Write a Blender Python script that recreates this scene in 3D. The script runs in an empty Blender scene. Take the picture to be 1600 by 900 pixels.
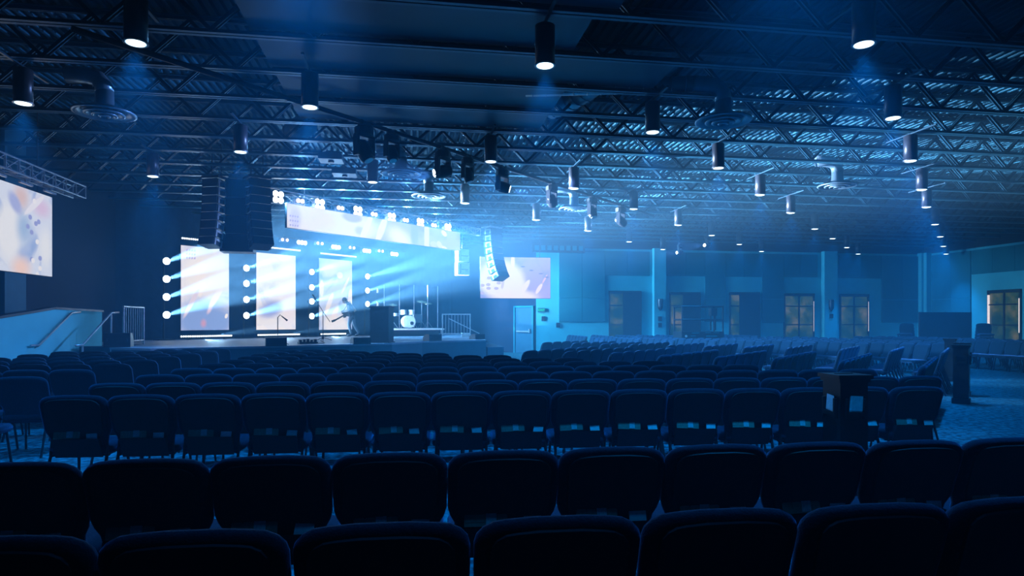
import bpy, math, random
from mathutils import Vector, Matrix
random.seed(7)
SC = bpy.context.scene
COL = SC.collection
PI = math.pi
R2 = math.sqrt(0.5)

# ------------------------------------------------------------------ camera
cam_d = bpy.data.cameras.new('camera')
cam_d.sensor_width = 36.0
cam_d.lens = 22.57
cam_d.shift_y = 0.0325
cam_d.clip_end = 200
cam = bpy.data.objects.new('camera', cam_d)
cam.location = (0, 0, 1.5)
cam.rotation_euler = (PI / 2, 0, -math.radians(8.8))
COL.objects.link(cam)
SC.camera = cam

# ------------------------------------------------------------------ world, exposure, light levels
world = bpy.data.worlds.new('world')
SC.world = world
world.use_nodes = True
world.node_tree.nodes['Background'].inputs[0].default_value = (0.0, 0.12, 0.6, 1)
world.node_tree.nodes['Background'].inputs[1].default_value = 0.02
# thin haze fills the hall evenly: a homogeneous scattering volume
HAZE_DENSITY = 0.0105
HAZE_ANISO = 0.2
vol = world.node_tree.nodes.new('ShaderNodeVolumeScatter')
vol.inputs['Color'].default_value = (0.3, 0.7, 0.97, 1)
vol.inputs['Density'].default_value = HAZE_DENSITY
vol.inputs['Anisotropy'].default_value = HAZE_ANISO
world.node_tree.links.new(vol.outputs[0], world.node_tree.nodes['World Output'].inputs['Volume'])
SC.view_settings.view_transform = 'Standard'
SC.view_settings.look = 'None'
SC.view_settings.gamma = 1
SC.view_settings.use_curve_mapping = False
SC.view_settings.exposure = -0.12
SC.cycles.max_bounces = 5
SC.cycles.diffuse_bounces = 2
SC.cycles.glossy_bounces = 2
SC.cycles.transmission_bounces = 3
SC.cycles.transparent_max_bounces = 12
SC.cycles.volume_bounces = 0
SC.cycles.sample_clamp_indirect = 2.0
SC.cycles.caustics_reflective = False
SC.cycles.caustics_refractive = False

BLUE = (0.0, 0.28, 0.95)
PALE = (0.13, 0.48, 1.0)
BEAM = (0.42, 0.64, 1.0)
CYAN = (0.0, 0.42, 0.9)
LILAC = (0.2, 0.38, 1.0)
W_BLINDER, W_SMALL = 6500, 330    # front lamps over the stage
W_WASH = 4400                     # lamps along the back bar
W_TOWER = 80000                   # narrow beams from the towers
W_DOWN = 1100                      # pendant downlights
W_HEAD = 1600                     # moving heads that are on


# ------------------------------------------------------------------ helpers
class MB:
    def __init__(self):
        self.v = []
        self.f = []

    def add(self, vs, fs):
        o = len(self.v)
        self.v += [tuple(p) for p in vs]
        self.f += [tuple(i + o for i in q) for q in fs]
        return self

    def box(self, c, s, rz=0.0, M=None):
        x, y, z = s[0] / 2, s[1] / 2, s[2] / 2
        vs = [Vector((a * x, b * y, d * z)) for d in (-1, 1) for b in (-1, 1) for a in (-1, 1)]
        m = M if M is not None else Matrix.Rotation(rz, 3, 'Z')
        vs = [m @ p + Vector(c) for p in vs]
        return self.add(vs, [(0, 2, 3, 1), (4, 5, 7, 6), (0, 1, 5, 4), (2, 6, 7, 3), (0, 4, 6, 2), (1, 3, 7, 5)])

    def bar(self, p, q, w, h, up=(0, 0, 1)):
        p, q = Vector(p), Vector(q)
        d = (q - p).normalized()
        u = Vector(up)
        if abs(d.dot(u)) > 0.99:
            u = Vector((0, 1, 0))
        sx = d.cross(u).normalized()
        sz = sx.cross(d)
        vs = [e + sx * (a * w / 2) + sz * (b * h / 2) for e in (p, q) for b in (-1, 1) for a in (-1, 1)]
        return self.add(vs, [(0, 2, 3, 1), (4, 5, 7, 6), (0, 1, 5, 4), (2, 6, 7, 3), (0, 4, 6, 2), (1, 3, 7, 5)])

    def tube(self, pts, r, n=8):
        pts = [Vector(p) for p in pts]
        rs = r if isinstance(r, (list, tuple)) else [r] * len(pts)
        vs, fs = [], []
        a = None
        for i, p in enumerate(pts):
            d = (pts[min(i + 1, len(pts) - 1)] - pts[max(i - 1, 0)]).normalized()
            if a is None:
                a = d.orthogonal().normalized()
            else:
                a = (a - d * a.dot(d)).normalized()
            b = d.cross(a)
            for k in range(n):
                t = 2 * PI * k / n
                vs.append(p + (a * math.cos(t) + b * math.sin(t)) * rs[i])
        for i in range(len(pts) - 1):
            for k in range(n):
                k2 = (k + 1) % n
                fs.append((i * n + k, i * n + k2, (i + 1) * n + k2, (i + 1) * n + k))
        fs.append(tuple(range(n - 1, -1, -1)))
        fs.append(tuple(range((len(pts) - 1) * n, len(pts) * n)))
        return self.add(vs, fs)

    def lathe(self, prof, c=(0, 0, 0), n=16, M=None, close=False, caps=True):
        c = Vector(c)
        vs, fs = [], []
        for r, z in prof:
            for k in range(n):
                t = 2 * PI * k / n
                p = Vector((r * math.cos(t), r * math.sin(t), z))
                vs.append((M @ p if M is not None else p) + c)
        m = len(prof)
        for i in range(m if close else m - 1):
            j = (i + 1) % m
            for k in range(n):
                k2 = (k + 1) % n
                fs.append((i * n + k, i * n + k2, j * n + k2, j * n + k))
        if not close and caps:
            fs.append(tuple(range(n - 1, -1, -1)))
            fs.append(tuple(range((m - 1) * n, m * n)))
        return self.add(vs, fs)

    def ellipsoid(self, c, r, M=None, n=14, m=9):
        prof = [(math.sin(PI * i / m), -math.cos(PI * i / m)) for i in range(m + 1)]
        prof[0] = (0.02, -1)
        prof[-1] = (0.02, 1)
        k = len(self.v)
        self.lathe(prof, n=n)
        for i in range(k, len(self.v)):
            p = Vector((self.v[i][0] * r[0], self.v[i][1] * r[1], self.v[i][2] * r[2]))
            self.v[i] = tuple((M @ p if M is not None else p) + Vector(c))
        return self

    def prism(self, poly, z0, z1):
        n = len(poly)
        vs = [(x, y, z0) for x, y in poly] + [(x, y, z1) for x, y in poly]
        fs = [tuple(range(n - 1, -1, -1)), tuple(range(n, 2 * n))]
        fs += [(i, (i + 1) % n, n + (i + 1) % n, n + i) for i in range(n)]
        return self.add(vs, fs)

    def mesh(self, name, mat, smooth=False):
        me = bpy.data.meshes.new(name)
        me.from_pydata(self.v, [], self.f)
        me.materials.append(mat)
        if smooth:
            for p in me.polygons:
                p.use_smooth = True
        me.update()
        return me

    def build(self, name, mat, parent=None, smooth=False, loc=None):
        return inst(name, self.mesh(name, mat, smooth), parent, loc)


def inst(name, me, parent=None, loc=None, rz=0.0):
    o = bpy.data.objects.new(name, me)
    COL.objects.link(o)
    if parent is not None:
        o.parent = parent
    if loc is not None:
        o.location = loc
    if rz:
        o.rotation_euler = (0, 0, rz)
    return o


def tag(o, label=None, cat=None, group=None, kind=None):
    if label:
        o['label'] = label
    if cat:
        o['category'] = cat
    if group:
        o['group'] = group
    if kind:
        o['kind'] = kind
    return o


def empty(name, loc, rz=0.0, label=None, cat=None, group=None, kind=None):
    o = bpy.data.objects.new(name, None)
    COL.objects.link(o)
    o.empty_display_size = 0.1
    o.location = loc
    o.rotation_euler = (0, 0, rz)
    return tag(o, label, cat, group, kind)


def dup(root, loc, rz, label=None, group=None):
    r = root.copy()
    COL.objects.link(r)
    r.location = loc
    r.rotation_euler = (0, 0, rz)
    if label:
        r['label'] = label
    if group:
        r['group'] = group
    for ch in root.children:
        c = ch.copy()
        COL.objects.link(c)
        c.parent = r
        for g in ch.children:
            d = g.copy()
            COL.objects.link(d)
            d.parent = c
    return r


def struct(name, mb, mat, parent=None, smooth=False):
    o = mb.build(name, mat, parent, smooth)
    if parent is None:
        o['kind'] = 'structure'
    return o


def spot(loc, direction, watts, color, angle, blend=0.4, radius=0.05, parent=None):
    d = bpy.data.lights.new('lamp_light', 'SPOT')
    d.energy = watts
    d.color = color
    d.spot_size = math.radians(angle)
    d.spot_blend = blend
    d.shadow_soft_size = radius
    o = bpy.data.objects.new('lamp_light', d)
    COL.objects.link(o)
    o.location = loc
    o.rotation_euler = Vector(direction).to_track_quat('-Z', 'Y').to_euler()
    return o


ORD = ['first', 'second', 'third', 'fourth', 'fifth', 'sixth', 'seventh', 'eighth', 'ninth', 'tenth', 'eleventh',
       'twelfth', 'thirteenth', 'fourteenth', 'fifteenth', 'sixteenth', 'seventeenth', 'eighteenth', 'nineteenth']


# ------------------------------------------------------------------ materials
def mat(name, col, rough=0.6, metal=0.0, scale=8.0, amt=0.15, bump=0.0, bscale=None, sheen=0.0, spec=0.5):
    m = bpy.data.materials.new(name)
    m.use_nodes = True
    nt = m.node_tree
    b = nt.nodes['Principled BSDF']
    tc = nt.nodes.new('ShaderNodeTexCoord')
    nz = nt.nodes.new('ShaderNodeTexNoise')
    nz.inputs['Scale'].default_value = scale
    nz.inputs['Detail'].default_value = 3
    nt.links.new(tc.outputs['Object'], nz.inputs['Vector'])
    cr = nt.nodes.new('ShaderNodeValToRGB')
    cr.color_ramp.elements[0].position = 0.3
    cr.color_ramp.elements[1].position = 0.7
    lo = [max(0, c * (1 - amt)) for c in col]
    hi = [min(1, c * (1 + amt)) for c in col]
    cr.color_ramp.elements[0].color = (*lo, 1)
    cr.color_ramp.elements[1].color = (*hi, 1)
    nt.links.new(nz.outputs[0], cr.inputs[0])
    nt.links.new(cr.outputs[0], b.inputs['Base Color'])
    b.inputs['Roughness'].default_value = rough
    b.inputs['Metallic'].default_value = metal
    b.inputs['Specular IOR Level'].default_value = spec
    if sheen:
        b.inputs['Sheen Weight'].default_value = sheen
        b.inputs['Sheen Roughness'].default_value = 0.4
        b.inputs['Sheen Tint'].default_value = (0.25, 0.5, 1.0, 1)
    if bump:
        n2 = nt.nodes.new('ShaderNodeTexNoise')
        n2.inputs['Scale'].default_value = bscale or scale * 4
        nt.links.new(tc.outputs['Object'], n2.inputs['Vector'])
        bp = nt.nodes.new('ShaderNodeBump')
        bp.inputs['Strength'].default_value = bump
        bp.inputs['Distance'].default_value = 0.01
        nt.links.new(n2.outputs[0], bp.inputs['Height'])
        nt.links.new(bp.outputs[0], b.inputs['Normal'])
    return m


def emi(name, col, strength, sample=False):
    m = bpy.data.materials.new(name)
    m.use_nodes = True
    nt = m.node_tree
    nt.nodes.remove(nt.nodes['Principled BSDF'])
    e = nt.nodes.new('ShaderNodeEmission')
    e.inputs[0].default_value = (*col, 1)
    e.inputs[1].default_value = strength
    nt.links.new(e.outputs[0], nt.nodes['Material Output'].inputs[0])
    if not sample:
        m.cycles.emission_sampling = 'NONE'
    return m


def screen_mat(name, blobs, strength=1.0, c0=(0.42, 0.5, 0.82), c1=(0.93, 0.94, 1.0), nscale=1.1, seed=0.0):
    """abstract paint-stroke picture shown on an LED screen: noise wash plus soft ellipses (cx, cz, rx, rz, angle, colour, softness)"""
    m = bpy.data.materials.new(name)
    m.use_nodes = True
    nt = m.node_tree
    N, Lk = nt.nodes, nt.links
    N.remove(N['Principled BSDF'])
    tc = N.new('ShaderNodeTexCoord')
    mp = N.new('ShaderNodeMapping')
    mp.inputs['Location'].default_value = (seed, 0, seed * 0.7)
    Lk.new(tc.outputs['Object'], mp.inputs[0])
    nz = N.new('ShaderNodeTexNoise')
    nz.inputs['Scale'].default_value = nscale
    nz.inputs['Detail'].default_value = 2
    nz.inputs['Distortion'].default_value = 1.2
    Lk.new(mp.outputs[0], nz.inputs['Vector'])
    cr = N.new('ShaderNodeValToRGB')
    cr.color_ramp.elements[0].position = 0.32
    cr.color_ramp.elements[0].color = (*c0, 1)
    cr.color_ramp.elements[1].position = 0.52
    cr.color_ramp.elements[1].color = (*c1, 1)
    Lk.new(nz.outputs[0], cr.inputs[0])
    cur = cr.outputs[0]
    for (cx, cz, rx, rz, ang, col, soft) in blobs:
        q = N.new('ShaderNodeMapping')
        q.vector_type = 'TEXTURE'
        q.inputs['Location'].default_value = (cx, 0, cz)
        q.inputs['Rotation'].default_value = (0, math.radians(ang), 0)
        q.inputs['Scale'].default_value = (rx, 50, rz)
        Lk.new(tc.outputs['Object'], q.inputs[0])
        ln = N.new('ShaderNodeVectorMath')
        ln.operation = 'LENGTH'
        Lk.new(q.outputs[0], ln.inputs[0])
        mr = N.new('ShaderNodeMapRange')
        mr.interpolation_type = 'SMOOTHSTEP'
        mr.inputs[1].default_value = 1 - soft
        mr.inputs[2].default_value = 1.0
        mr.inputs[3].default_value = 1.0
        mr.inputs[4].default_value = 0.0
        Lk.new(ln.outputs['Value'], mr.inputs[0])
        mx = N.new('ShaderNodeMix')
        mx.data_type = 'RGBA'
        Lk.new(mr.outputs[0], mx.inputs[0])
        Lk.new(cur, mx.inputs[6])
        mx.inputs[7].default_value = (*col, 1)
        cur = mx.outputs[2]
    e = N.new('ShaderNodeEmission')
    e.inputs[1].default_value = strength * 1.06
    Lk.new(cur, e.inputs[0])
    Lk.new(e.outputs[0], N['Material Output'].inputs[0])
    return m


def carpet_mat():
    m = mat('carpet', (0.16, 0.165, 0.17), 0.95, scale=3.0, amt=0.1)
    nt = m.node_tree
    b = nt.nodes['Principled BSDF']
    tc = nt.nodes['Texture Coordinate']
    vo = nt.nodes.new('ShaderNodeTexNoise')
    vo.inputs['Scale'].default_value = 13
    vo.inputs['Detail'].default_value = 4
    nt.links.new(tc.outputs['Object'], vo.inputs['Vector'])
    cr = nt.nodes.new('ShaderNodeValToRGB')
    cr.color_ramp.elements[0].position = 0.38
    cr.color_ramp.elements[0].color = (0.0, 0.03, 0.045, 1)
    cr.color_ramp.elements[1].position = 0.62
    cr.color_ramp.elements[1].color = (0.02, 0.24, 0.29, 1)
    nt.links.new(vo.outputs[0], cr.inputs[0])
    nt.links.new(cr.outputs[0], b.inputs['Base Color'])
    return m


M_CARPET = carpet_mat()  # blue hall light is tinted into carpet, wall, roof, joist and chair colours
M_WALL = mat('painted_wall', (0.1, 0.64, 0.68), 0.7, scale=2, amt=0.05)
M_PANEL = mat('wall_panel_fabric', (0.012, 0.22, 0.26), 0.9, scale=30, amt=0.08)
M_BLACK = mat('flat_black', (0.012, 0.013, 0.015), 0.8, scale=4)
M_CURTAIN = mat('stage_curtain', (0.012, 0.034, 0.07), 0.95, scale=6, amt=0.2)
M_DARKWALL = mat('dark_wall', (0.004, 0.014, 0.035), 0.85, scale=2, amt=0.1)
M_STAGE = mat('stage_deck', (0.24, 0.28, 0.34), 0.5, scale=5, amt=0.08)
M_FASCIA = mat('stage_fascia', (0.02, 0.12, 0.17), 0.7, scale=5, amt=0.08)
M_DECK = mat('roof_deck', (0.006, 0.085, 0.13), 0.6, metal=0.0, scale=1.2, amt=0.2, spec=0.12)
M_JOIST = mat('joist_paint', (0.03, 0.15, 0.21), 0.4, metal=0.2, scale=3, amt=0.15)
M_WEB = mat('web_paint', (0.012, 0.055, 0.085), 0.35, metal=0.3, scale=3, amt=0.15)
M_CLOUD = mat('cloud_panel', (0.006, 0.09, 0.14), 0.5, scale=1.5, amt=0.1)
M_DUCT = mat('duct_metal', (0.25, 0.38, 0.45), 0.35, metal=0.6, scale=3)
M_FABRIC = mat('chair_fabric', (0.002, 0.018, 0.032), 0.85, scale=60, amt=0.25, bump=0.3, bscale=160, sheen=0.45, spec=0.15)
M_SHELL = mat('chair_shell', (0.008, 0.012, 0.018), 0.7, scale=20)
M_TUBE = mat('chair_tube', (0.03, 0.03, 0.035), 0.4, metal=0.5)
M_CARD = mat('printed_card', (0.24, 0.3, 0.22), 0.6, scale=50, amt=0.15)
M_CARD2 = mat('pale_card', (0.62, 0.66, 0.66), 0.6, scale=90, amt=0.2)
M_PAPER = mat('envelope_paper', (0.8, 0.84, 0.86), 0.7, scale=40, amt=0.1)
M_GEAR = mat('black_gear', (0.02, 0.021, 0.024), 0.45, scale=12)
M_GEARL = mat('worn_gear', (0.03, 0.035, 0.045), 0.35, scale=12)
M_STEEL = mat('galvanised_pipe', (0.5, 0.51, 0.53), 0.3, metal=0.7)
M_WHITE = mat('white_cabinet', (0.7, 0.7, 0.7), 0.5)
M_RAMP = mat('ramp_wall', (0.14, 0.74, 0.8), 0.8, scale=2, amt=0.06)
M_WOOD = mat('black_wood', (0.018, 0.017, 0.017), 0.3, scale=6, amt=0.3)
M_PART = mat('partition_cloth', (0.02, 0.045, 0.06), 0.9, scale=50)
M_MULL = mat('window_frame', (0.03, 0.03, 0.03), 0.5)
M_SHADE = mat('blackout_shade', (0.03, 0.032, 0.036), 0.9)
M_SKIN = mat('skin', (0.55, 0.36, 0.27), 0.6, scale=20, amt=0.05)
M_SHIRT = mat('dark_shirt', (0.05, 0.05, 0.06), 0.9, scale=30)
M_JEANS = mat('jeans', (0.16, 0.19, 0.24), 0.9, scale=40)
M_HAIR = mat('hair', (0.12, 0.08, 0.05), 0.7, scale=60, amt=0.4)
M_CYMBAL = mat('cymbal_bronze', (0.7, 0.6, 0.35), 0.25, metal=0.9)
M_DRUM = mat('drum_wrap', (0.55, 0.55, 0.56), 0.3)
M_HEADSKIN = mat('drum_head', (0.75, 0.75, 0.74), 0.5)
E_LENS = emi('lamp_lens', (0.7, 0.86, 1.0), 9.0)
E_LENSW = emi('warm_lens', (1.0, 0.82, 0.8), 6.0)
E_DOWN = emi('downlight_lens', (0.62, 0.86, 1.0), 4.0)
E_REFL = emi('downlight_glow', (0.25, 0.6, 1.0), 1.1)
E_BAR = emi('led_diode', (0.75, 0.92, 1.0), 3.0)
E_EXIT = emi('exit_green', (0.02, 0.85, 0.35), 1.8)


def pane_mat():
    """window pane: glass in front of a mesh roller shade that lets dim daylight and the trees outside through"""
    m = bpy.data.materials.new('window_pane')
    m.use_nodes = True
    nt = m.node_tree
    b = nt.nodes['Principled BSDF']
    b.inputs['Base Color'].default_value = (0.02, 0.025, 0.03, 1)
    b.inputs['Roughness'].default_value = 0.25
    g = nt.nodes.new('ShaderNodeNewGeometry')
    nz = nt.nodes.new('ShaderNodeTexNoise')
    nz.inputs['Scale'].default_value = 1.4
    nz.inputs['Detail'].default_value = 5
    nt.links.new(g.outputs['Position'], nz.inputs['Vector'])
    cr = nt.nodes.new('ShaderNodeValToRGB')
    cr.color_ramp.elements[0].position = 0.4
    cr.color_ramp.elements[0].color = (0.004, 0.022, 0.018, 1)
    cr.color_ramp.elements[1].position = 0.66
    cr.color_ramp.elements[1].color = (0.075, 0.075, 0.03, 1)
    e2 = cr.color_ramp.elements.new(0.52)
    e2.color = (0.018, 0.04, 0.012, 1)
    nt.links.new(nz.outputs[0], cr.inputs[0])
    nt.links.new(cr.outputs[0], b.inputs['Emission Color'])
    b.inputs['Emission Strength'].default_value = 1.5
    m.cycles.emission_sampling = 'NONE'
    return m


def glass_mat():
    m = bpy.data.materials.new('clear_acrylic')
    m.use_nodes = True
    nt = m.node_tree
    nt.nodes.remove(nt.nodes['Principled BSDF'])
    t = nt.nodes.new('ShaderNodeBsdfTransparent')
    t.inputs[0].default_value = (0.93, 0.96, 0.97, 1)
    g = nt.nodes.new('ShaderNodeBsdfGlossy')
    g.inputs['Roughness'].default_value = 0.05
    mx = nt.nodes.new('ShaderNodeMixShader')
    mx.inputs[0].default_value = 0.07
    nt.links.new(t.outputs[0], mx.inputs[1])
    nt.links.new(g.outputs[0], mx.inputs[2])
    nt.links.new(mx.outputs[0], nt.nodes['Material Output'].inputs[0])
    return m


M_PANE = pane_mat()
M_ACRYLIC = glass_mat()
E_EDGE = emi('daylight_gap', (0.95, 0.95, 1.0), 1.0)

# ------------------------------------------------------------------ room shell
struct('floor', MB().box((8.5, 15.5, -0.1), (36.5, 38, 0.2)), M_CARPET)
XL, XR, YF, YB, ZT = -9.3, 26.1, 29.5, -3.0, 6.45
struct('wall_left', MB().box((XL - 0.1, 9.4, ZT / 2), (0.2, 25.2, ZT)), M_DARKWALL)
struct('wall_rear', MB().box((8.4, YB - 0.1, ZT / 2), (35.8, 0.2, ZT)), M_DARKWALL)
wr = struct('wall_right', MB().box((XR + 0.1, 13.3, 2.475), (0.2, 32.8, 4.95)), M_WALL)
wf = struct('wall_front', MB().box((15.9, YF + 0.1, 2.475), (20.4, 0.2, 4.95)), M_WALL)
struct('trim_1', MB().box((15.9, YF + 0.1, 5.7), (20.4, 0.2, 1.5)), M_BLACK)  # upper part of the walls is black
struct('trim_2', MB().box((XR + 0.1, 13.3, 5.7), (0.2, 32.8, 1.5)), M_BLACK)
# stage back wall along the diagonal, pleated curtain
mb = MB()
n = 90
p0, p1 = Vector((-9.5, 21.85, 0)), Vector((2.1, 33.45, 0))
back_n = Vector((R2, -R2, 0))
row = []
for i in range(n + 1):
    p = p0.lerp(p1, i / n) + back_n * (0.035 * math.sin(i * 1.9) + 0.02 * math.sin(i * 0.7))
    row.append(p)
vs = [(p.x, p.y, z) for p in row for z in (0, ZT)]
mb.add(vs, [(2 * i, 2 * i + 2, 2 * i + 3, 2 * i + 1) for i in range(n)])
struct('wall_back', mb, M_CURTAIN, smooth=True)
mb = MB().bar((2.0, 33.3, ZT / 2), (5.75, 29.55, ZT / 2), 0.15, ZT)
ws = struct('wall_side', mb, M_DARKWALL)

# corrugated roof deck, ribs along Y
mb = MB()
x = -9.5
prof = []
while x < 26.4:
    prof += [(x, 6.03), (x + 0.045, 6.03), (x + 0.065, 6.08), (x + 0.13, 6.08)]
    x += 0.15
for (xx, zz) in prof:
    mb.v += [(xx, -3.2, zz), (xx, 34.2, zz)]
mb.f = [(2 * i, 2 * i + 2, 2 * i + 3, 2 * i + 1) for i in range(len(prof) - 1)]
struct('ceiling', mb, M_DECK)

# open web joists along X
ZJ = 5.25
JY = [7.65 + 1.245 * k for k in range(-2, 21)]
PITCH = 0.66
web_up = MB()
for s in (-1, 1):
    web_up.bar((0, s * 0.032, 0.05), (PITCH, s * 0.032, 0.70), 0.022, 0.05)
WEB_A = web_up.mesh('web_member', M_WEB)
web_dn = MB()
for s in (-1, 1):
    web_dn.bar((0, s * 0.032, 0.70), (PITCH, s * 0.032, 0.05), 0.022, 0.05)
WEB_B = web_dn.mesh('web_member', M_WEB)
chord = MB()
for s in (-1, 1):
    chord.box((8.4, s * 0.045, 0.006), (35.2, 0.06, 0.012))
    chord.box((8.4, s * 0.02, 0.035), (35.2, 0.012, 0.06))
CHORD = chord.mesh('bottom_chord', M_JOIST)
tch = MB()
for s in (-1, 1):
    tch.box((8.4, s * 0.045, 0.762), (35.2, 0.06, 0.012))
    tch.box((8.4, s * 0.02, 0.735), (35.2, 0.012, 0.06))
TCHORD = tch.mesh('top_chord', M_JOIST)
allweb = MB()
for i in range(53):
    x0 = -9.2 + i * PITCH
    src = WEB_A if i % 2 == 0 else WEB_B
    allweb.add([(v.co.x + x0, v.co.y, v.co.z) for v in src.vertices], [tuple(p.vertices) for p in src.polygons])
ALLWEB = allweb.mesh('web', M_WEB)
for k, y in enumerate(JY):
    j = empty('ceiling_joist', (0, y, ZJ), kind='structure')
    inst('bottom_chord', CHORD, j)
    inst('top_chord', TCHORD, j)
    if 1 <= k <= 7:
        for i in range(53):
            x0 = -9.2 + i * PITCH
            if x0 < -0.62 * y - 1 or x0 > 1.12 * y + 1:
                continue
            inst('web_member', WEB_A if i % 2 == 0 else WEB_B, j, (x0, 0, 0))
    else:
        inst('web', ALLWEB, j)

# smooth panels hung between the joists (acoustic cloud)
t = empty('acoustic_cloud', (0.2, 10.3, 5.33), 0, 'smooth grey acoustic cloud of flat panels set between the joists over the middle seats', 'ceiling panel')
for k in range(5):
    y0 = JY[1] + 1.245 * k + 0.06
    x0, x1 = -2.1, (2.5, 2.25, 3.9, 2.5, 2.5)[k]
    MB().box(((x0 + x1) / 2 - 0.2, y0 + 0.5625 - 10.3, 0.02), (x1 - x0, 1.125, 0.04)).build('panel', M_CLOUD, t)

# wall panels, pilasters, sconces -------------------------------------------------
def wall_panel(x0, x1, z0, z1, split, parent, right=False):
    zs = [z0, z1] if split is None else [z0, split, z1]
    for a, b in zip(zs[:-1], zs[1:]):
        g = 0.012
        if right:
            MB().box((XR - 0.03, (x0 + x1) / 2, (a + b) / 2), (0.06, abs(x1 - x0) - g, b - a - g)).build('panel', M_PANEL, parent)
        else:
            MB().box(((x0 + x1) / 2, YF - 0.03, (a + b) / 2), (x1 - x0 - g, 0.06, b - a - g)).build('panel', M_PANEL, parent)


for a, b, z0, sp in [(6.79, 7.91, 1.47, 2.6), (7.91, 9.03, 1.47, 2.6), (9.03, 10.14, 3.68, None), (10.14, 11.26, 3.68, None),
                     (12.11, 13.09, 3.69, None), (13.09, 14.07, 3.69, None), (14.07, 15.14, 1.47, 2.6), (15.14, 16.1, 3.69, None),
                     (16.1, 17.06, 3.69, None), (17.06, 18.23, 1.43, 2.6), (18.23, 19.15, 3.7, None), (19.15, 20.06, 3.7, None),
                     (21.24, 22.44, 3.68, None), (22.44, 23.64, 3.68, None), (23.64, 24.8, 1.43, 2.6), (24.8, 25.95, 1.43, 2.6)]:
    wall_panel(a, b, z0, 4.84, sp, wf)
for a, b, z0, sp in [(28.96, 27.8, 1.41, 2.6), (27.8, 26.66, 1.41, 2.6), (26.6, 25.5, 3.7, None), (25.5, 24.4, 3.7, None),
                     (24.4, 23.3, 3.7, None), (23.3, 22.2, 3.7, None)]:
    wall_panel(a, b, z0, 4.84, sp, wr, True)
for x0, x1 in [(11.39, 11.98), (20.28, 20.99), (25.7, 26.1)]:
    MB().box(((x0 + x1) / 2, YF - 0.14, 2.5), (x1 - x0, 0.28, 4.99)).build('pilaster', M_WALL, wf)
MB().box((XL + 0.15, 16.3, 3.0), (0.3, 0.8, 6.0)).build('pilaster', M_FASCIA, bpy.data.objects['wall_left'])
MB().box((XR - 0.14, 29.2, 2.5), (0.28, 0.35, 4.99)).build('pilaster', M_WALL, wr)
for x, lab in [(11.68, 'black half round wall sconce on the pilaster left of the scissor lift'),
               (20.63, 'black half round wall sconce on the pilaster between the two paned windows')]:
    s = empty('wall_sconce', (x, YF - 0.28, 2.0), 0, lab, 'sconce', 'wall sconces')
    MB().lathe([(0.02, 0.0), (0.11, 0.12), (0.13, 0.2)], (0, -0.02, 0), 14).build('base', M_GEAR, s)
    MB().lathe([(0.13, 0.2), (0.13, 0.56), (0.12, 0.57)], (0, -0.02, 0), 14).build('shade', M_GEARL, s)
for x, z, lab in [(11.66, 1.62, 'small square switch plate under the wall sconce, upper of two'),
                  (11.66, 1.32, 'small square switch plate under the wall sconce, lower of two'),
                  (20.63, 1.76, 'small dark loudspeaker bracket below the sconce between the windows'),
                  (6.05, 1.62, 'dark notice plate on the wall under the green exit sign'),
                  (6.75, 1.32, 'small dark call box on the wall right of the notice plate')]:
    tag(MB().box((x, YF - (0.31 if x > 10 else 0.03), z), (0.17, 0.06, 0.22)).build('wall_plate', M_GEARL), lab, 'wall plate')
# grille high on the front wall
t = empty('wall_grille', (6.0, YF - 0.12, 4.92), 0, 'long dark slotted grille box at the top of the front wall above the screen', 'grille')
MB().box((0.75, 0, 0), (2.5, 0.2, 0.4)).build('housing', M_BLACK, t)
for k in range(8):
    MB().box((-0.3 + 0.3 * k, -0.12, 0), (0.2, 0.03, 0.22)).build('slot', M_PANEL, t)


def window(num, x0, x1, z1, cols, shade_from=None, right=False):
    """aluminium window to the floor: frame, mullions and six panes, part of it behind a drawn blackout shade"""
    loc = (XR, (x0 + x1) / 2, 0) if right else ((x0 + x1) / 2, YF, 0)
    w = empty('window_%d' % num, loc, -PI / 2 if right else 0, kind='structure')
    wd = abs(x1 - x0)
    f = MB()
    for sx in (-1, 1):
        f.box((sx * (wd / 2 - 0.03), -0.05, z1 / 2), (0.06, 0.1, z1))
    f.box((0, -0.05, z1 - 0.06), (wd, 0.12, 0.14))
    f.build('frame', M_MULL, w)
    rows = [(0.05, 1.3), (1.36, 2.22), (2.28, z1 - 0.12)]
    for zz in (1.33, 2.25):
        MB().box((0, -0.04, zz), (wd - 0.1, 0.07, 0.06)).build('mullion', M_MULL, w)
    for c in range(1, cols):
        MB().box((-wd / 2 + wd * c / cols, -0.04, z1 / 2), (0.06, 0.07, z1 - 0.1)).build('mullion', M_MULL, w)
    for c in range(cols):
        for a, b in rows:
            MB().box((-wd / 2 + wd * (c + 0.5) / cols, -0.015, (a + b) / 2), (wd / cols - 0.07, 0.02, b - a)).build('pane', M_PANE, w)
    if shade_from is not None:
        xa = -wd / 2 + wd * shade_from
        MB().box(((xa + wd / 2) / 2, -0.12, z1 / 2 - 0.02), (wd / 2 - xa, 0.02, z1 - 0.06)).build('blackout_shade', M_SHADE, w)
    return w


window(1, 9.22, 10.81, 2.94, 2, 0.42)
window(2, 12.24, 13.81, 2.9, 2, 0.42)
window(3, 15.34, 16.93, 2.92, 2, 0.3)
w4 = window(4, 18.23, 19.86, 2.88, 2)
w5 = window(5, 21.27, 22.88, 2.87, 2)
w6 = window(6, 25.73, 24.11, 2.9, 2, right=True)
for w, sx in ((w4, 1), (w5, 1), (w6, -1), (w6, 1)):
    big = w is w6
    MB().box((sx * 0.765, -0.055, 1.75 if sx > 0 else 1.4), (0.035 if big else 0.012, 0.12, 1.5 if sx > 0 else 2.6)).build('light_gap', E_EDGE, w)

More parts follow.
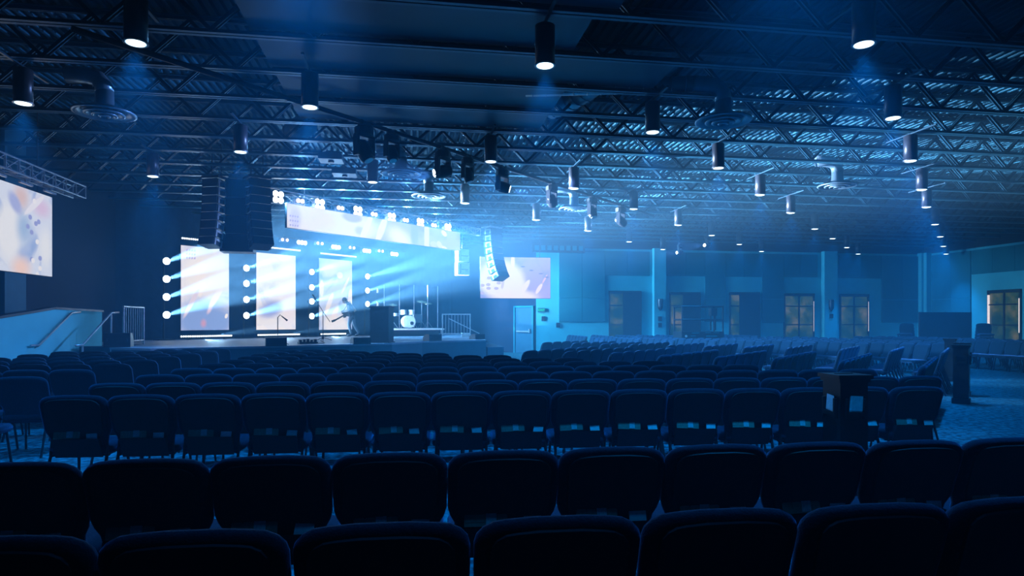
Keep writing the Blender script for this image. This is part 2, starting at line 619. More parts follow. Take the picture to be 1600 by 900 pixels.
# door in the side wall of the stage
d = empty('door_1', (5.24, 29.95, 0), -PI / 4, kind='structure')
MB().box((0, -0.02, 1.07), (0.96, 0.1, 2.13)).build('leaf', M_FASCIA, d)
f = MB().box((-0.53, -0.04, 1.1), (0.08, 0.16, 2.2)).box((0.53, -0.04, 1.1), (0.08, 0.16, 2.2)).box((0, -0.04, 2.19), (1.14, 0.16, 0.08))
f.build('frame', M_PANEL, d)
MB().box((0, -0.13, 1.02), (0.75, 0.06, 0.07)).box((0.36, -0.12, 1.05), (0.07, 0.08, 0.18)).build('panic_bar', M_STEEL, d)
# exit sign
s = empty('exit_sign', (5.95, YF - 0.06, 2.02), 0, 'small green lit exit sign on the wall right of the door', 'exit sign')
MB().box((0, 0, 0), (0.34, 0.08, 0.2)).build('housing', M_FASCIA, s)
tx = bpy.data.curves.new('lettering', 'FONT')
tx.body = 'EXIT'
tx.size = 0.15
tx.align_x = 'CENTER'
tx.align_y = 'CENTER'
tx.extrude = 0.004
tx.materials.append(E_EXIT)
tmp = bpy.data.objects.new('lettering_curve', tx)
COL.objects.link(tmp)
lm = bpy.data.meshes.new_from_object(tmp)
bpy.data.objects.remove(tmp)
to = inst('lettering', lm, s, (0, -0.045, 0))
to.rotation_euler = (PI / 2, 0, 0)

# ------------------------------------------------------------------ stage
ZS = 0.88
poly = [(-7.1, 16.5), (-5.9, 15.7), (-3.85, 16.7), (-1.7, 17.8), (-0.58, 18.6), (0.3, 20.0), (2.45, 21.45), (2.7, 27.2), (2.7, 32.3), (1.6, 32.7),
        (-9.2, 21.95), (-9.2, 18.4), (-7.1, 18.4)]
st = struct('stage_floor', MB().prism(poly, ZS - 0.05, ZS), M_STAGE)
MB().prism([(x * 0.997, y + 0.03) for x, y in poly], 0.0, ZS - 0.05).build('fascia', M_FASCIA, st)
MB().prism([(2.5, 21.5), (3.1, 21.9), (3.1, 26.8), (2.72, 26.8)], 0, 0.62).build('side_step', M_FASCIA, st)
# ramp wall with cap and stairs
rw = empty('ramp_wall', (-8.1, 16.0, 0), 0, 'pale blue lit ramp wall with a sloping dark cap beside the stage stairs', 'ramp wall')
ysz = [(-6.0, 1.1), (0.1, 1.78), (2.4, 1.75)]
mb = MB()
vs = []
for xx in (-0.14, 0.0):
    vs += [(xx, ysz[0][0], 0), (xx, ysz[2][0], 0), (xx, ysz[2][0], ysz[2][1]), (xx, ysz[1][0], ysz[1][1]), (xx, ysz[0][0], ysz[0][1])]
mb.add(vs, [(0, 1, 2, 3, 4), (9, 8, 7, 6, 5), (0, 5, 6, 1), (1, 6, 7, 2), (2, 7, 8, 3), (3, 8, 9, 4), (4, 9, 5, 0)])
mb.build('wall_body', M_RAMP, rw)
mb = MB()
for (ya, za), (yb, zb) in zip(ysz[:-1], ysz[1:]):
    mb.bar((-0.07, ya - 0.0, za + 0.02), (-0.07, yb + 0.03, zb + 0.02), 0.2, 0.05)
mb.build('cap', M_GEARL, rw)
stt = empty('stage_stairs', (-7.62, 16.0, 0), 0, 'dark stairs climbing to the stage along the ramp wall', 'stairs')
for k in range(5):
    MB().box((0, 0.15 + 0.3 * k, 0.088 * (k + 1)), (0.92, 0.3, 0.176 * (k + 1))).build('step', M_FASCIA, stt)
for x, lab in [(-8.02, 'steel handrail fixed to the pale ramp wall'), (-7.15, 'steel handrail on the open side of the stage stairs')]:
    h = empty('handrail', (x, 15.2, 0), 0, lab, 'handrail')
    r = MB().tube([(0, -0.15, 0.98), (0, 0.15, 0.98), (0, 1.5, 1.7), (0, 1.9, 1.72)], 0.024, 8)
    r.build('rail', M_STEEL, h, True)
    for yy, zz in ((0.15, 0.98), (1.5, 1.68)):
        if x < -8:
            MB().bar((0, yy, zz - 0.02), (-0.09, yy, zz - 0.06), 0.025, 0.025).build('bracket', M_STEEL, h)
        else:
            MB().tube([(0, yy, 0.0 if yy < 1 else 0.7), (0, yy, zz)], 0.02, 6).build('post', M_STEEL, h)


def guard(loc, rz, length, lab, nb=9, height=0.92):
    g = empty('guard_railing', loc, rz, lab, 'railing')
    for xx in (0, length):
        MB().tube([(xx, 0, 0), (xx, 0, height)], 0.022, 8).build('post', M_STEEL, g)
    MB().tube([(-0.02, 0, height), (length + 0.02, 0, height)], 0.024, 8).build('top_rail', M_STEEL, g)
    MB().tube([(0, 0, 0.12), (length, 0, 0.12)], 0.018, 8).build('bottom_rail', M_STEEL, g)
    bm_ = MB().tube([(0, 0, 0.12), (0, 0, height)], 0.011, 6).mesh('baluster', M_STEEL)
    for k in range(1, nb):
        inst('baluster', bm_, g, (length * k / nb, 0, 0))
    return g


guard((-7.08, 17.2, ZS), PI / 2, 1.2, 'steel guard railing at the left end of the stage behind a black box', 9, 0.98)
g = guard((1.2, 26.1, ZS), -0.18, 1.12, 'steel guard railing with thin balusters at the right end of the stage', 9, 0.9)
h = empty('handrail', (1.45, 26.35, 0), 0, 'sloping handrail behind the right stage guard railing', 'handrail')
MB().tube([(0, 0, 1.62), (1.25, -0.2, 1.0)], 0.02, 6).build('rail', M_STEEL, h)

# ------------------------------------------------------------------ LED screens
def led_screen(name, loc, rz, w, hgt, m, lab, cat='screen', depth=0.08, hang=None):
    s = empty(name, loc, rz, lab, cat)
    MB().box((w / 2, depth / 2 + 0.012, hgt / 2), (w + 0.02, depth, hgt + 0.02)).build('cabinet', M_GEAR, s)
    MB().box((w / 2, 0.004, hgt / 2), (w, 0.012, hgt)).build('display', m, s)
    if hang:
        for fx in (0.15, 0.85):
            MB().tube([(w * fx, 0.05, hgt), (w * fx, 0.05, hang - loc[2])], 0.01, 6).build('hanger', M_GEAR, s)
    return s


Wt, Pk, Lv, Bl, Pe = (1, 0.98, 0.97), (0.95, 0.6, 0.6), (0.55, 0.5, 0.85), (0.3, 0.45, 0.85), (1, 0.88, 0.84)
DIAG = PI / 4
WB, BG = (0.97, 0.985, 1), (0.27, 0.43, 0.82)
S1 = screen_mat('screen_art_one', [(0.9, 1.95, 1.25, 1.05, 0, WB, 0.5), (0.86, 0.3, 1.5, 0.85, 0, BG, 0.55), (0.66, 1.85, 0.2, 0.75, 0, Wt, 0.2), (0.36, 0.95, 0.1, 0.72, 28, (0.82, 0.78, 0.93), 0.4),
                                   (1.22, 1.15, 0.13, 0.52, 32, Wt, 0.3), (1.0, 0.72, 0.1, 0.25, 30, (0.85, 0.7, 0.85), 0.8), (0.78, 0.24, 0.16, 0.22, 0, (0.66, 0.4, 0.58), 0.9), (1.62, 0.5, 0.06, 0.1, 20, Wt, 0.2)]
                 + [(0.2 + 0.09 * (k % 4), 2.75 - 0.13 * (k // 4), 0.035, 0.05, 30, (0.55, 0.52, 0.88), 0.4) for k in range(12)], 0.95, c0=(0.6, 0.7, 0.95), c1=(0.84, 0.88, 1.0), seed=1.3)
S2 = screen_mat('screen_art_two', [(1.35, 1.8, 0.7, 1.4, 0, WB, 0.6), (0.2, 2.3, 0.6, 0.9, 0, (0.95, 0.96, 1), 0.6), (0.6, 0.78, 0.75, 0.42, -20, (0.36, 0.46, 0.86), 0.7), (1.38, 0.8, 0.35, 1.1, 0, (0.95, 0.93, 0.99), 0.7),
                                   (0.2, 0.0, 0.26, 0.17, 0, Wt, 0.1), (1.0, 0.02, 0.24, 0.09, 0, Wt, 0.15)], 0.95, c0=(0.66, 0.76, 0.98), c1=(0.92, 0.95, 1.0), seed=4.2)
S3 = screen_mat('screen_art_three', [(0.85, 0.2, 0.9, 0.6, 10, WB, 0.5), (0.5, 1.1, 0.13, 0.55, 24, Wt, 0.3), (0.12, 1.7, 0.12, 0.4, 0, Wt, 0.25), (1.62, 1.3, 0.16, 0.5, 0, Wt, 0.25), (0.8, 0.7, 0.16, 0.4, 30, (1, 0.94, 0.96), 0.5),
                                     (1.05, 2.3, 0.17, 0.15, 0, (0.95, 0.96, 1), 0.15), (1.35, 1.9, 0.08, 0.5, 30, (0.93, 0.84, 0.92), 0.4), (0.5, 2.5, 0.6, 0.4, 0, (0.8, 0.85, 1), 0.7)], 0.9,
                c0=(0.36, 0.55, 0.93), c1=(0.66, 0.78, 1.0), seed=7.7)
led_screen('led_screen', (-7.78, 23.29, 1.19), DIAG, 1.72, 2.9, S1, 'tall lit LED screen on the stage back, nearest the left wall')
led_screen('led_screen', (-5.79, 25.28, 1.18), DIAG, 1.70, 2.91, S2, 'tall lit LED screen, middle of the three on the stage back')
led_screen('led_screen', (-3.79, 27.28, 1.15), DIAG, 1.70, 2.95, S3, 'tall lit LED screen behind the person, third along the stage back')
SB = screen_mat('screen_art_banner', [(1.5, 0.3, 2.3, 0.75, 0, WB, 0.4), (0.25, 0.3, 0.3, 0.5, 0, (0.74, 0.75, 0.96), 0.7), (2.3, 0.58, 0.5, 0.2, 0, (0.6, 0.62, 0.95), 0.5), (2.6, 0.2, 0.3, 0.2, 0, (0.66, 0.66, 0.96), 0.7),
                                      (2.85, 0.3, 0.13, 0.6, 28, (1, 0.94, 0.97), 0.2), (3.5, 0.35, 0.16, 0.6, 25, (1, 0.93, 0.94), 0.3), (4.3, 0.15, 0.9, 0.5, 20, (1, 0.93, 0.95), 0.8),
                                      (5.6, 0.3, 0.13, 1.4, 0, (0.9, 0.92, 1), 0.1), (6.5, 0.55, 0.17, 0.1, 25, Wt, 0.1), (6.25, 0.12, 0.17, 0.12, 25, (0.8, 0.74, 0.97), 0.15), (5.0, 0.35, 0.25, 0.6, 0, (0.42, 0.48, 0.88), 0.6),
                                      (6.5, 0.03, 0.17, 0.06, 10, (0.95, 0.9, 1), 0.15), (5.95, 0.1, 0.2, 0.12, 0, (0.7, 0.68, 0.95), 0.2)]
                 + [(0.1 + 0.08 * (k % 4), 0.08 + 0.13 * (k // 4), 0.03, 0.035, 30, (0.5, 0.5, 0.85), 0.4) for k in range(12)], 0.9, c0=(0.4, 0.42, 0.9), c1=(0.56, 0.58, 0.95), nscale=0.8)
led_screen('banner_screen', (-3.47, 18.73, 4.13), DIAG, 7.38, 0.68, SB, 'long narrow lit banner screen hung across the stage front', 'screen', hang=5.28)
SCN = screen_mat('screen_art_centre', [(0.85, 0.75, 1.15, 0.95, 0, WB, 0.35), (1.5, 0.05, 1.2, 0.4, 0, (1, 0.97, 0.98), 0.6), (1.33, 1.5, 0.09, 0.35, 0, Wt, 0.2), (1.55, 0.45, 0.5, 0.5, 0, WB, 0.7), (1.85, 0.48, 0.11, 0.36, 32, Wt, 0.2),
                                       (2.42, 0.4, 0.09, 0.28, 32, (1, 0.93, 0.93), 0.25), (2.66, 0.8, 0.05, 0.28, 30, (0.9, 0.66, 0.8), 0.5)]
                 + [(a, b, 0.1, 0.065, 0, (0.6, 0.58, 0.86), 0.2) for a, b in ((0.35, 0.82), (0.33, 0.4), (0.32, 0.55), (0.65, 0.4), (0.08, 0.52), (0.75, 0.62), (0.08, 0.2))]
                 + [(a, b, 0.11, 0.035, 0, (0.25, 0.32, 0.7), 0.4) for a, b in ((2.1, 1.15), (2.5, 1.02), (1.75, 1.3), (2.75, 0.88))]
                 + [(0.92, 0.65, 0.07, 0.32, 8, (0.72, 0.7, 0.88), 0.3)], 0.95, c0=(0.3, 0.42, 0.88), c1=(0.5, 0.52, 0.96), seed=2.0)
led_screen('projection_screen', (2.72, 25.94, 2.44), 0.0, 2.9, 1.68, SCN, 'wide lit screen hanging in front of the wall right of the stage', hang=6.03)
SLN = screen_mat('screen_art_left', [(2.6, 1.4, 0.5, 0.3, 0, (0.75, 0.62, 0.86), 0.9), (1.9, 1.5, 0.4, 0.4, 0, (0.75, 0.6, 0.62), 0.9), (1.5, 0.75, 0.5, 0.75, 0, (0.86, 0.92, 1), 0.5), (2.0, 0.9, 0.4, 0.5, 0, (0.4, 0.58, 0.86), 0.9),
                                     (2.75, 0.6, 0.35, 0.6, 0, (0.85, 0.92, 1), 0.8), (1.9, 0.1, 0.5, 0.35, 0, (0.95, 0.72, 0.66), 0.9), (2.35, 1.42, 0.5, 0.08, -35, (0.85, 0.88, 1), 0.3), (1.7, 1.35, 0.35, 0.2, 40, (0.42, 0.5, 0.85), 0.6)]
                 + [(a, b, 0.075, 0.06, 0, (0.33, 0.4, 0.78), 0.3) for a, b in ((2.2, 1.15), (2.12, 0.95), (2.4, 1.05), (2.25, 0.85), (2.5, 1.1), (2.25, 0.3), (2.55, 0.35))]
                 + [(a, b, 0.075, 0.06, 0, (0.9, 0.93, 1), 0.25) for a, b in ((2.35, 1.5), (2.45, 0.68), (2.3, 0.28), (2.55, 0.14), (2.45, 0.0))], 0.85, c0=(0.28, 0.44, 0.82), c1=(0.72, 0.82, 1.0), seed=5.5)
led_screen('projection_screen', (-7.66, 12.15, 2.46), PI / 2, 3.0, 1.7, SLN, 'wide lit screen hanging along the left wall below a truss', hang=6.03)


def truss(name, p, q, size, lab, mat_=M_STEEL, r=0.018, step=0.4):
    p, q = Vector(p), Vector(q)
    t = empty(name, p, 0, lab, 'truss')
    d = q - p
    L = d.length
    dn = d.normalized()
    sx = dn.cross(Vector((0, 0, 1))).normalized()
    up = Vector((0, 0, 1))
    cs = [sx * a * size / 2 + up * b * size / 2 for a, b in ((-1, -1), (1, -1), (1, 1), (-1, 1))]
    for c in cs:
        MB().tube([c, c + d], r, 6).build('chord', mat_, t)
    br = MB()
    k = int(L / step)
    for i in range(k + 1):
        a = dn * (L * i / k)
        for m in range(4):
            br.bar(a + cs[m], a + cs[(m + 1) % 4], r, r)
            if i < k:
                br.bar(a + cs[m], dn * (L * (i + 1) / k) + cs[(m + 1) % 4], r, r)
    br.build('bracing', mat_, t)
    return t


lt = truss('box_truss', (-7.45, 8.0, 4.42), (-7.45, 15.85, 4.42), 0.26, 'box truss running above the left screen')
for k in range(4):
    MB().box((-0.1, 4.3 + 0.85 * k, -0.2), (0.05, 0.42, 0.04)).build('hanging_bar', M_STEEL, lt)
    MB().box((-0.1, 4.3 + 0.85 * k, -0.15), (0.03, 0.03, 0.1)).build('hanger', M_STEEL, lt)
truss('lighting_truss', (-3.6, 19.5, 5.08), (2.6, 25.7, 5.08), 0.26, 'box truss crossing the stage behind the front row of lamps')
# the pipe the front lamps hang from
E = Vector((R2, R2, 0))
NRM = Vector((R2, -R2, 0))
tag(MB().tube([(-4.06, 18.56, 5.215), (1.69, 24.31, 5.195)], 0.026, 8).build('lamp_pipe', M_STEEL), 'steel pipe carrying the front row of bright stage lamps', 'pipe')
tag(MB().tube([(-5.6, 23.7, 4.6), (-0.3, 29.0, 4.6)], 0.026, 8).build('lamp_pipe', M_GEAR), 'dark pipe carrying the back row of stage lamps', 'pipe')

# ------------------------------------------------------------------ stage lamps
LEN = {}


def disc_mesh(name, r, m, n=16):
    k = (name, r, m.name)
    if k not in LEN:
        LEN[k] = MB().lathe([(r * 0.98, 0.0), (r, 0.01), (r * 0.6, 0.02)], n=n).mesh(name, m)
    return LEN[k]


ROT_FACE = Matrix.Rotation(PI / 2, 3, 'X')   # lens axis z -> -y
row1 = [(-3.72, 18.78, 4.98), (-3.21, 19.29, 4.98), (-2.73, 19.77, 4.97), (-2.19, 20.31, 4.98), (-1.71, 20.79, 4.96), (-1.23, 21.27, 4.97), (-0.69, 21.81, 4.945),
        (-0.23, 22.27, 4.96), (0.27, 22.77, 4.94), (0.76, 23.26, 4.955), (1.29, 23.79, 4.93)]
nb = ns = 0
for i, (x, y, z) in enumerate(row1):
    big = i % 2 == 0
    if big:
        lab = 'bright blinder lamp of four lenses, %s of the large ones along the front pipe' % ORD[nb]
        nb += 1
        t = empty('blinder_lamp', (x, y, z), DIAG, lab, 'stage light', 'large lamps on the front pipe')
        MB().box((0, 0.08, 0), (0.34, 0.14, 0.34)).build('housing', M_GEAR, t)
        for a in (-0.085, 0.085):
            for b in (-0.085, 0.085):
                o = inst('lens', disc_mesh('lens', 0.086, E_LENS), t, (a, 0.0, b))
                o.rotation_euler = (PI / 2, 0, 0)
    else:
        lab = 'pinkish twin lamp, %s of the small ones along the front pipe' % ORD[ns]
        ns += 1
        t = empty('twin_lamp', (x, y, z), DIAG, lab, 'stage light', 'small lamps on the front pipe')
        MB().box((0, 0.08, 0), (0.3, 0.12, 0.16)).build('housing', M_GEAR, t)
        for a in (-0.07, 0.07):
            o = inst('lens', disc_mesh('lens', 0.062, E_LENSW), t, (a, 0.0, 0))
            o.rotation_euler = (PI / 2, 0, 0)
    MB().tube([(0, 0.08, 0.06), (0, 0.08, 0.235)], 0.014, 6).build('hanger', M_STEEL, t)
    MB().box((0.2, 0.08, 0.12), (0.02, 0.03, 0.45)).build('drop_arm', M_STEEL, t)
    p = Vector((x, y, z)) + NRM * 0.06
    if big:
        spot(p, NRM + Vector((0.5, 0.3, -0.9)), W_BLINDER, PALE, 84, 1.0, 0.12)
    else:
        spot(p, NRM + Vector((0.3, 0, 0.0)), W_SMALL, PALE, 165, 0.6, 0.08)

row2 = [(-5.19, 24.11, 4.46), (-4.65, 24.65, 4.5), (-4.13, 25.17, 4.47), (-3.55, 25.75, 4.52), (-3.01, 26.29, 4.45), (-2.44, 26.86, 4.5), (-1.89, 27.41, 4.44), (-1.34, 27.96, 4.5), (-0.79, 28.51, 4.436)]
nb = ns = 0
for i, (x, y, z) in enumerate(row2):
    if i % 2 == 0:
        t = empty('wash_lamp', (x, y, z), DIAG, 'wide bright wash lamp, %s of the large ones along the back bar' % ORD[nb], 'stage light', 'large lamps on the back bar')
        nb += 1
        MB().box((0, 0.08, 0.02), (0.44, 0.14, 0.24)).build('housing', M_GEAR, t)
        for a in (-0.14, 0, 0.14):
            o = inst('lens', disc_mesh('lens', 0.08, E_LENS), t, (a, 0, 0))
            o.rotation_euler = (PI / 2, 0, 0)
        spot(Vector((x, y, z)) + NRM * 0.06, NRM * 0.6 + E * 0.8 + Vector((0, 0, -0.42)), W_WASH, PALE, 60, 0.35, 0.12)
    else:
        t = empty('twin_lamp', (x, y, z), DIAG, 'small dim twin lamp, %s of the pairs along the back bar' % ORD[ns], 'stage light', 'small lamps on the back bar')
        ns += 1
        MB().box((0, 0.08, 0), (0.36, 0.1, 0.12)).build('housing', M_GEAR, t)
        for a in (-0.1, 0.1):
            o = inst('lens', disc_mesh('lens', 0.05, E_LENSW), t, (a, 0, 0))
            o.rotation_euler = (PI / 2, 0, 0)
    MB().tube([(0, 0.08, 0.05), (0, 0.08, 0.2)], 0.014, 6).build('hanger', M_GEAR, t)

towers = [(-8.0, 22.6, (3.478, 2.889, 2.3, 1.71)), (-5.99, 24.61, (3.437, 2.877, 2.293, 1.71)), (-3.99, 26.61, (3.472, 2.857, 2.294, 1.705)), (-1.95, 28.65, (3.455, 2.841, 2.254))]
tower_lab = ['left of the first tall screen', 'between the first and middle tall screens', 'between the middle and third tall screens', 'right of the third tall screen']
for (x, y, zs), tl in zip(towers, tower_lab):
    t = empty('light_tower', (x, y, ZS), DIAG, 'dark upright lamp tower with round white beams, %s' % tl, 'light tower', 'lamp towers on the stage')
    MB().tube([(0, 0.18, 0), (0, 0.18, 2.85)], 0.03, 8).build('pole', M_GEAR, t)
    MB().box((0, 0.15, 0.02), (0.5, 0.4, 0.04)).build('base', M_GEAR, t)
    for z in zs:
        l = MB().lathe([(0.05, -0.2), (0.115, -0.14), (0.128, 0.0), (0.12, 0.005)], n=14, M=ROT_FACE).build('lamp', M_GEAR, t, loc=(0, 0, z - ZS))
        o = inst('lens', disc_mesh('lens', 0.118, E_LENS), l, (0, -0.002, 0))
        o.rotation_euler = (PI / 2, 0, 0)
        spot(Vector((x, y, z)) + NRM * 0.05, NRM * 0.9 + E * 0.25 + Vector((0, 0, 0.2)), W_TOWER, BEAM, 15, 0.5, 0.05)

bars = [((-7.7, 23.1, 4.31), 1.5), ((-5.76, 25.04, 4.30), 1.95), ((-3.71, 27.09, 4.28), 1.9), ((-7.5, 22.4, 1.0), 1.85), ((-5.55, 24.4, 1.0), 1.85), ((-3.6, 26.3, 0.99), 1.3)]
bar_lab = ['bright LED bar above the first tall screen', 'bright LED bar above the middle tall screen', 'bright LED bar above the third tall screen',
           'bright LED bar on the stage floor below the first tall screen', 'bright LED bar on the stage floor below the middle tall screen', 'bright LED bar on the stage floor behind the person']
for (p, L), lab in zip(bars, bar_lab):
    t = empty('led_bar', p, DIAG, lab, 'LED bar', 'LED bars around the tall screens')
    MB().box((L / 2, 0.06, 0), (L, 0.08, 0.1)).build('housing', M_GEAR, t)
    dm = MB().lathe([(0.032, 0), (0.03, 0.012)], n=8, M=ROT_FACE).mesh('diode', E_BAR)
    nn = int(L / 0.075)
    for k in range(nn):
        inst('diode', dm, t, (0.04 + k * 0.075, 0.018, 0))
    if p[2] < 2:
        for xx in (0.3, L - 0.3):
            MB().box((xx, 0.06, -0.08), (0.05, 0.1, 0.07)).build('foot', M_GEAR, t)
    a = bpy.data.lights.new('bar_light', 'AREA')
    a.shape = 'RECTANGLE'
    a.size, a.size_y = L, 0.06
    a.energy = 45 if p[2] > 2 else 40
    a.color = (0.3, 0.65, 1.0)
    o = bpy.data.objects.new('bar_light', a)
    COL.objects.link(o)
    o.location = Vector(p) + E * (L / 2) + NRM * 0.03
    dv = NRM + Vector((0, 0, -0.6)) if p[2] > 2 else NRM + Vector((0.1, 0, 0.1))
    o.rotation_euler = dv.to_track_quat('-Z', 'Z').to_euler()

for p, w in (((-6.6, 23.25, 1.05), 16000), ((-4.6, 25.3, 1.05), 11000)):
    spot(Vector(p) + NRM * 0.06, E + NRM * 0.28 + Vector((0, 0, 0.12)), w, BEAM, 15, 0.6, 0.04)

# ------------------------------------------------------------------ pendant downlights
def downlight_proto():
    t = empty('pendant_downlight', (0, 0, -50), 0, 'black cylinder downlight', 'downlight', 'cylinder downlights')
    MB().lathe([(0.118, 0.09), (0.118, 0.0), (0.125, 0.0), (0.125, 0.5), (0.09, 0.52), (0.01, 0.52)], n=20).build('cylinder', M_GEARL, t, True)
    MB().lathe([(0.132, 0.0), (0.132, 0.018), (0.112, 0.018), (0.112, 0.0)], n=20, close=True).build('rim', M_STEEL, t)
    MB().lathe([(0.112, 0.003), (0.07, 0.014)], n=20, caps=False).build('reflector', E_REFL, t)
    MB().lathe([(0.104, 0.006), (0.1, -0.002), (0.06, -0.012), (0.01, -0.015)], n=16).build('lens', E_DOWN, t)
    MB().tube([(0, 0, 0.51), (0, 0, 0.545)], 0.03, 8).build('stem', M_GEAR, t)
    MB().box((0, 0, 0.545), (0.04, 1.3, 0.025)).build('strut', M_WEB, t)
    return t


DL = [('A', [(5.16, 6.72), (7.49, 9.09), (9.84, 11.47), (12.27, 13.94), (14.27, 16.04), (17.09, 18.86), (19.75, 21.55), (22.41, 24.29), (25.1, 27.05)]),
      ('B', [(1.64, 7.89), (4.02, 10.39), (6.32, 12.61), (8.72, 15.14), (11.06, 17.51), (13.8, 20.42), (16.09, 22.69), (18.65, 25.35), (20.97, 27.69)]),
      ('C', [(-3.15, 7.97), (-1.52, 9.96), (1.55, 12.8), (3.85, 15.09), (6.24, 17.59), (8.75, 20.3), (11.03, 22.53), (13.45, 24.98), (15.82, 27.35)]),
      ('D', [(-5.66, 10.43), (-3.22, 12.8), (-0.91, 15.11), (1.41, 17.43), (3.87, 19.96), (6.15, 22.08), (8.63, 24.86), (11.03, 27.26)]),
      ('E', [(-5.68, 15.25)]), ('F', [(-0.9, 5.55), (2.8, 4.35), (-5.5, 5.6)]), ('G', [(0.45, 1.95)])]  # G: added lamp out of view, lights the pocket cards
dl_row = {'A': 'the right-hand slanting row', 'B': 'the slanting row second from the right', 'C': 'the slanting row over the middle seats', 'D': 'the slanting row nearest the stage'}
proto = downlight_proto()
first = True
for key, pts in DL:
    for i, (x, y) in enumerate(pts):
        if key == 'E':
            lab = 'black cylinder downlight hung alone near the left loudspeakers'
        elif key == 'G':
            lab = 'unseen cylinder downlight added on the lamp grid, dimmed to light the nearest chair pockets'
        elif key == 'F':
            lab = 'black cylinder downlight above the cross aisle, %s' % ('over the middle', 'over the right aisle', 'over the left seats')[i]
        else:
            lab = 'black cylinder downlight, %s from the near end of %s' % (ORD[i], dl_row[key])
        if first:
            proto.location = (x, y, 4.7)
            proto['label'] = lab
            first = False
        else:
            dup(proto, (x, y, 4.7), 0, lab)
        if key == 'G':
            spot((x, y, 4.67), (0, 0, -1), W_DOWN * 0.12, BLUE, 62, 1.0, 0.06)  # unseen grid lamp added here, dimmed and narrowed to light the cards
        else:
            spot((x, y, 4.67), (0, 0, -1), W_DOWN, BLUE, 104 if key == 'F' else 78, 1.0, 0.06)

# ------------------------------------------------------------------ round ceiling diffusers and ducts
def diffuser_proto():
    t = empty('ceiling_diffuser', (0, 0, -50), 0, 'round ceiling diffuser', 'diffuser', 'round ceiling diffusers')
    for nm, r, z in (('outer_ring', 0.46, 0.0), ('ring', 0.3, -0.012), ('ring', 0.19, -0.03), ('ring', 0.09, -0.045)):
        MB().lathe([(r, z), (r - 0.035, z - 0.012), (r * 0.62, z + 0.07), (r * 0.64, z + 0.09), (r - 0.03, z + 0.012), (r, z + 0.02)], n=32, close=True).build(nm, M_DUCT, t, True)
    MB().lathe([(0.32, 0.05), (0.24, 0.09), (0.14, 0.13), (0.13, 0.38)], n=20).build('neck', M_DUCT, t, True)
    pts = [(0, 0, 0.36), (-0.02, 0, 0.47), (-0.1, 0, 0.56), (-0.24, 0, 0.6), (-0.55, 0, 0.6)]
    MB().tube(pts, 0.135, 14).build('elbow', M_DUCT, t, True)
    return t


dproto = diffuser_proto()
DF = [(-4.92, 11.26, 'over the left seats'), (5.15, 10.1, 'nearest on the right, at the end of a duct'), (-0.26, 14.82, 'beside the moving lamps in front of the stage'),
      (4.77, 18.69, 'near the far end of the moving lamp pipe'), (10.41, 14.5, 'over the slanted seats on the right'), (0.43, 17.37, 'above the front stage lamps')]
for i, (x, y, w) in enumerate(DF):
    lab = 'round ringed ceiling diffuser %s' % w
    if i == 0:
        dproto.location = (x, y, 4.85)
        dproto['label'] = lab
    else:
        dup(dproto, (x, y, 4.85), 0, lab)


def duct(pts, r, lab, rings=0.18):
    t = empty('air_duct', pts[0], 0, lab, 'duct')
    P = [Vector(p) - Vector(pts[0]) for p in pts]
    MB().tube(P, r, 16).build('pipe', M_DUCT, t, True)
    for a, b in zip(P[:-1], P[1:]):
        L = (b - a).length
        k = int(L / rings)
        d_ = (b - a).normalized()
        q = d_.to_track_quat('Z', 'Y').to_matrix()
        for i in range(k):
            MB().lathe([(r, -0.012), (r + 0.012, 0), (r, 0.012)], a + d_ * (L * (i + 0.5) / k), 14, q).build('seam', M_DUCT, t)
    return t


duct([(1.9, 10.75, 5.45), (4.6, 10.1, 5.45)], 0.13, 'thin round duct with raised seams leading to the near right diffuser', 0.22)
duct([(2.85, 10.5, 5.7), (3.1, 11.0, 5.65), (2.85, 11.6, 5.6), (2.6, 12.0, 5.58)], 0.22, 'fat bent duct with dark seams beside the acoustic cloud', 0.2)
duct([(-2.6, 14.6, 5.6), (-2.2, 14.0, 5.65)], 0.24, 'short fat duct section above the large moving lamp', 0.2)
for (x, y, w, lab) in [(-1.75, 14.4, 0.5, 'flat white box between the joists by the moving lamp, nearer of two'), (-1.6, 15.75, 0.55, 'flat white box between the joists by the moving lamp, farther of two')]:
    t = empty('ceiling_unit', (x, y, 5.05), 0, lab, 'ceiling unit')
    MB().box((0, 0, 0), (w, 0.45, 0.14)).build('case', M_DUCT, t)
    MB().lathe([(0.06, -0.1), (0.07, -0.02)], n=12).build('nozzle', M_GEARL, t)
    MB().tube([(0, 0, 0.07), (0, 0, 0.26)], 0.015, 6).build('stem', M_STEEL, t)

# ------------------------------------------------------------------ moving heads on the slanted pipe
pz = 5.15
tag(MB().tube([(-4.2, 8.75, pz), (8.2, 21.15, pz)], 0.04, 10).build('slanted_pipe', M_GEARL, smooth=True), 'long dark pipe carrying the moving lamps slantwise across the hall', 'pipe')


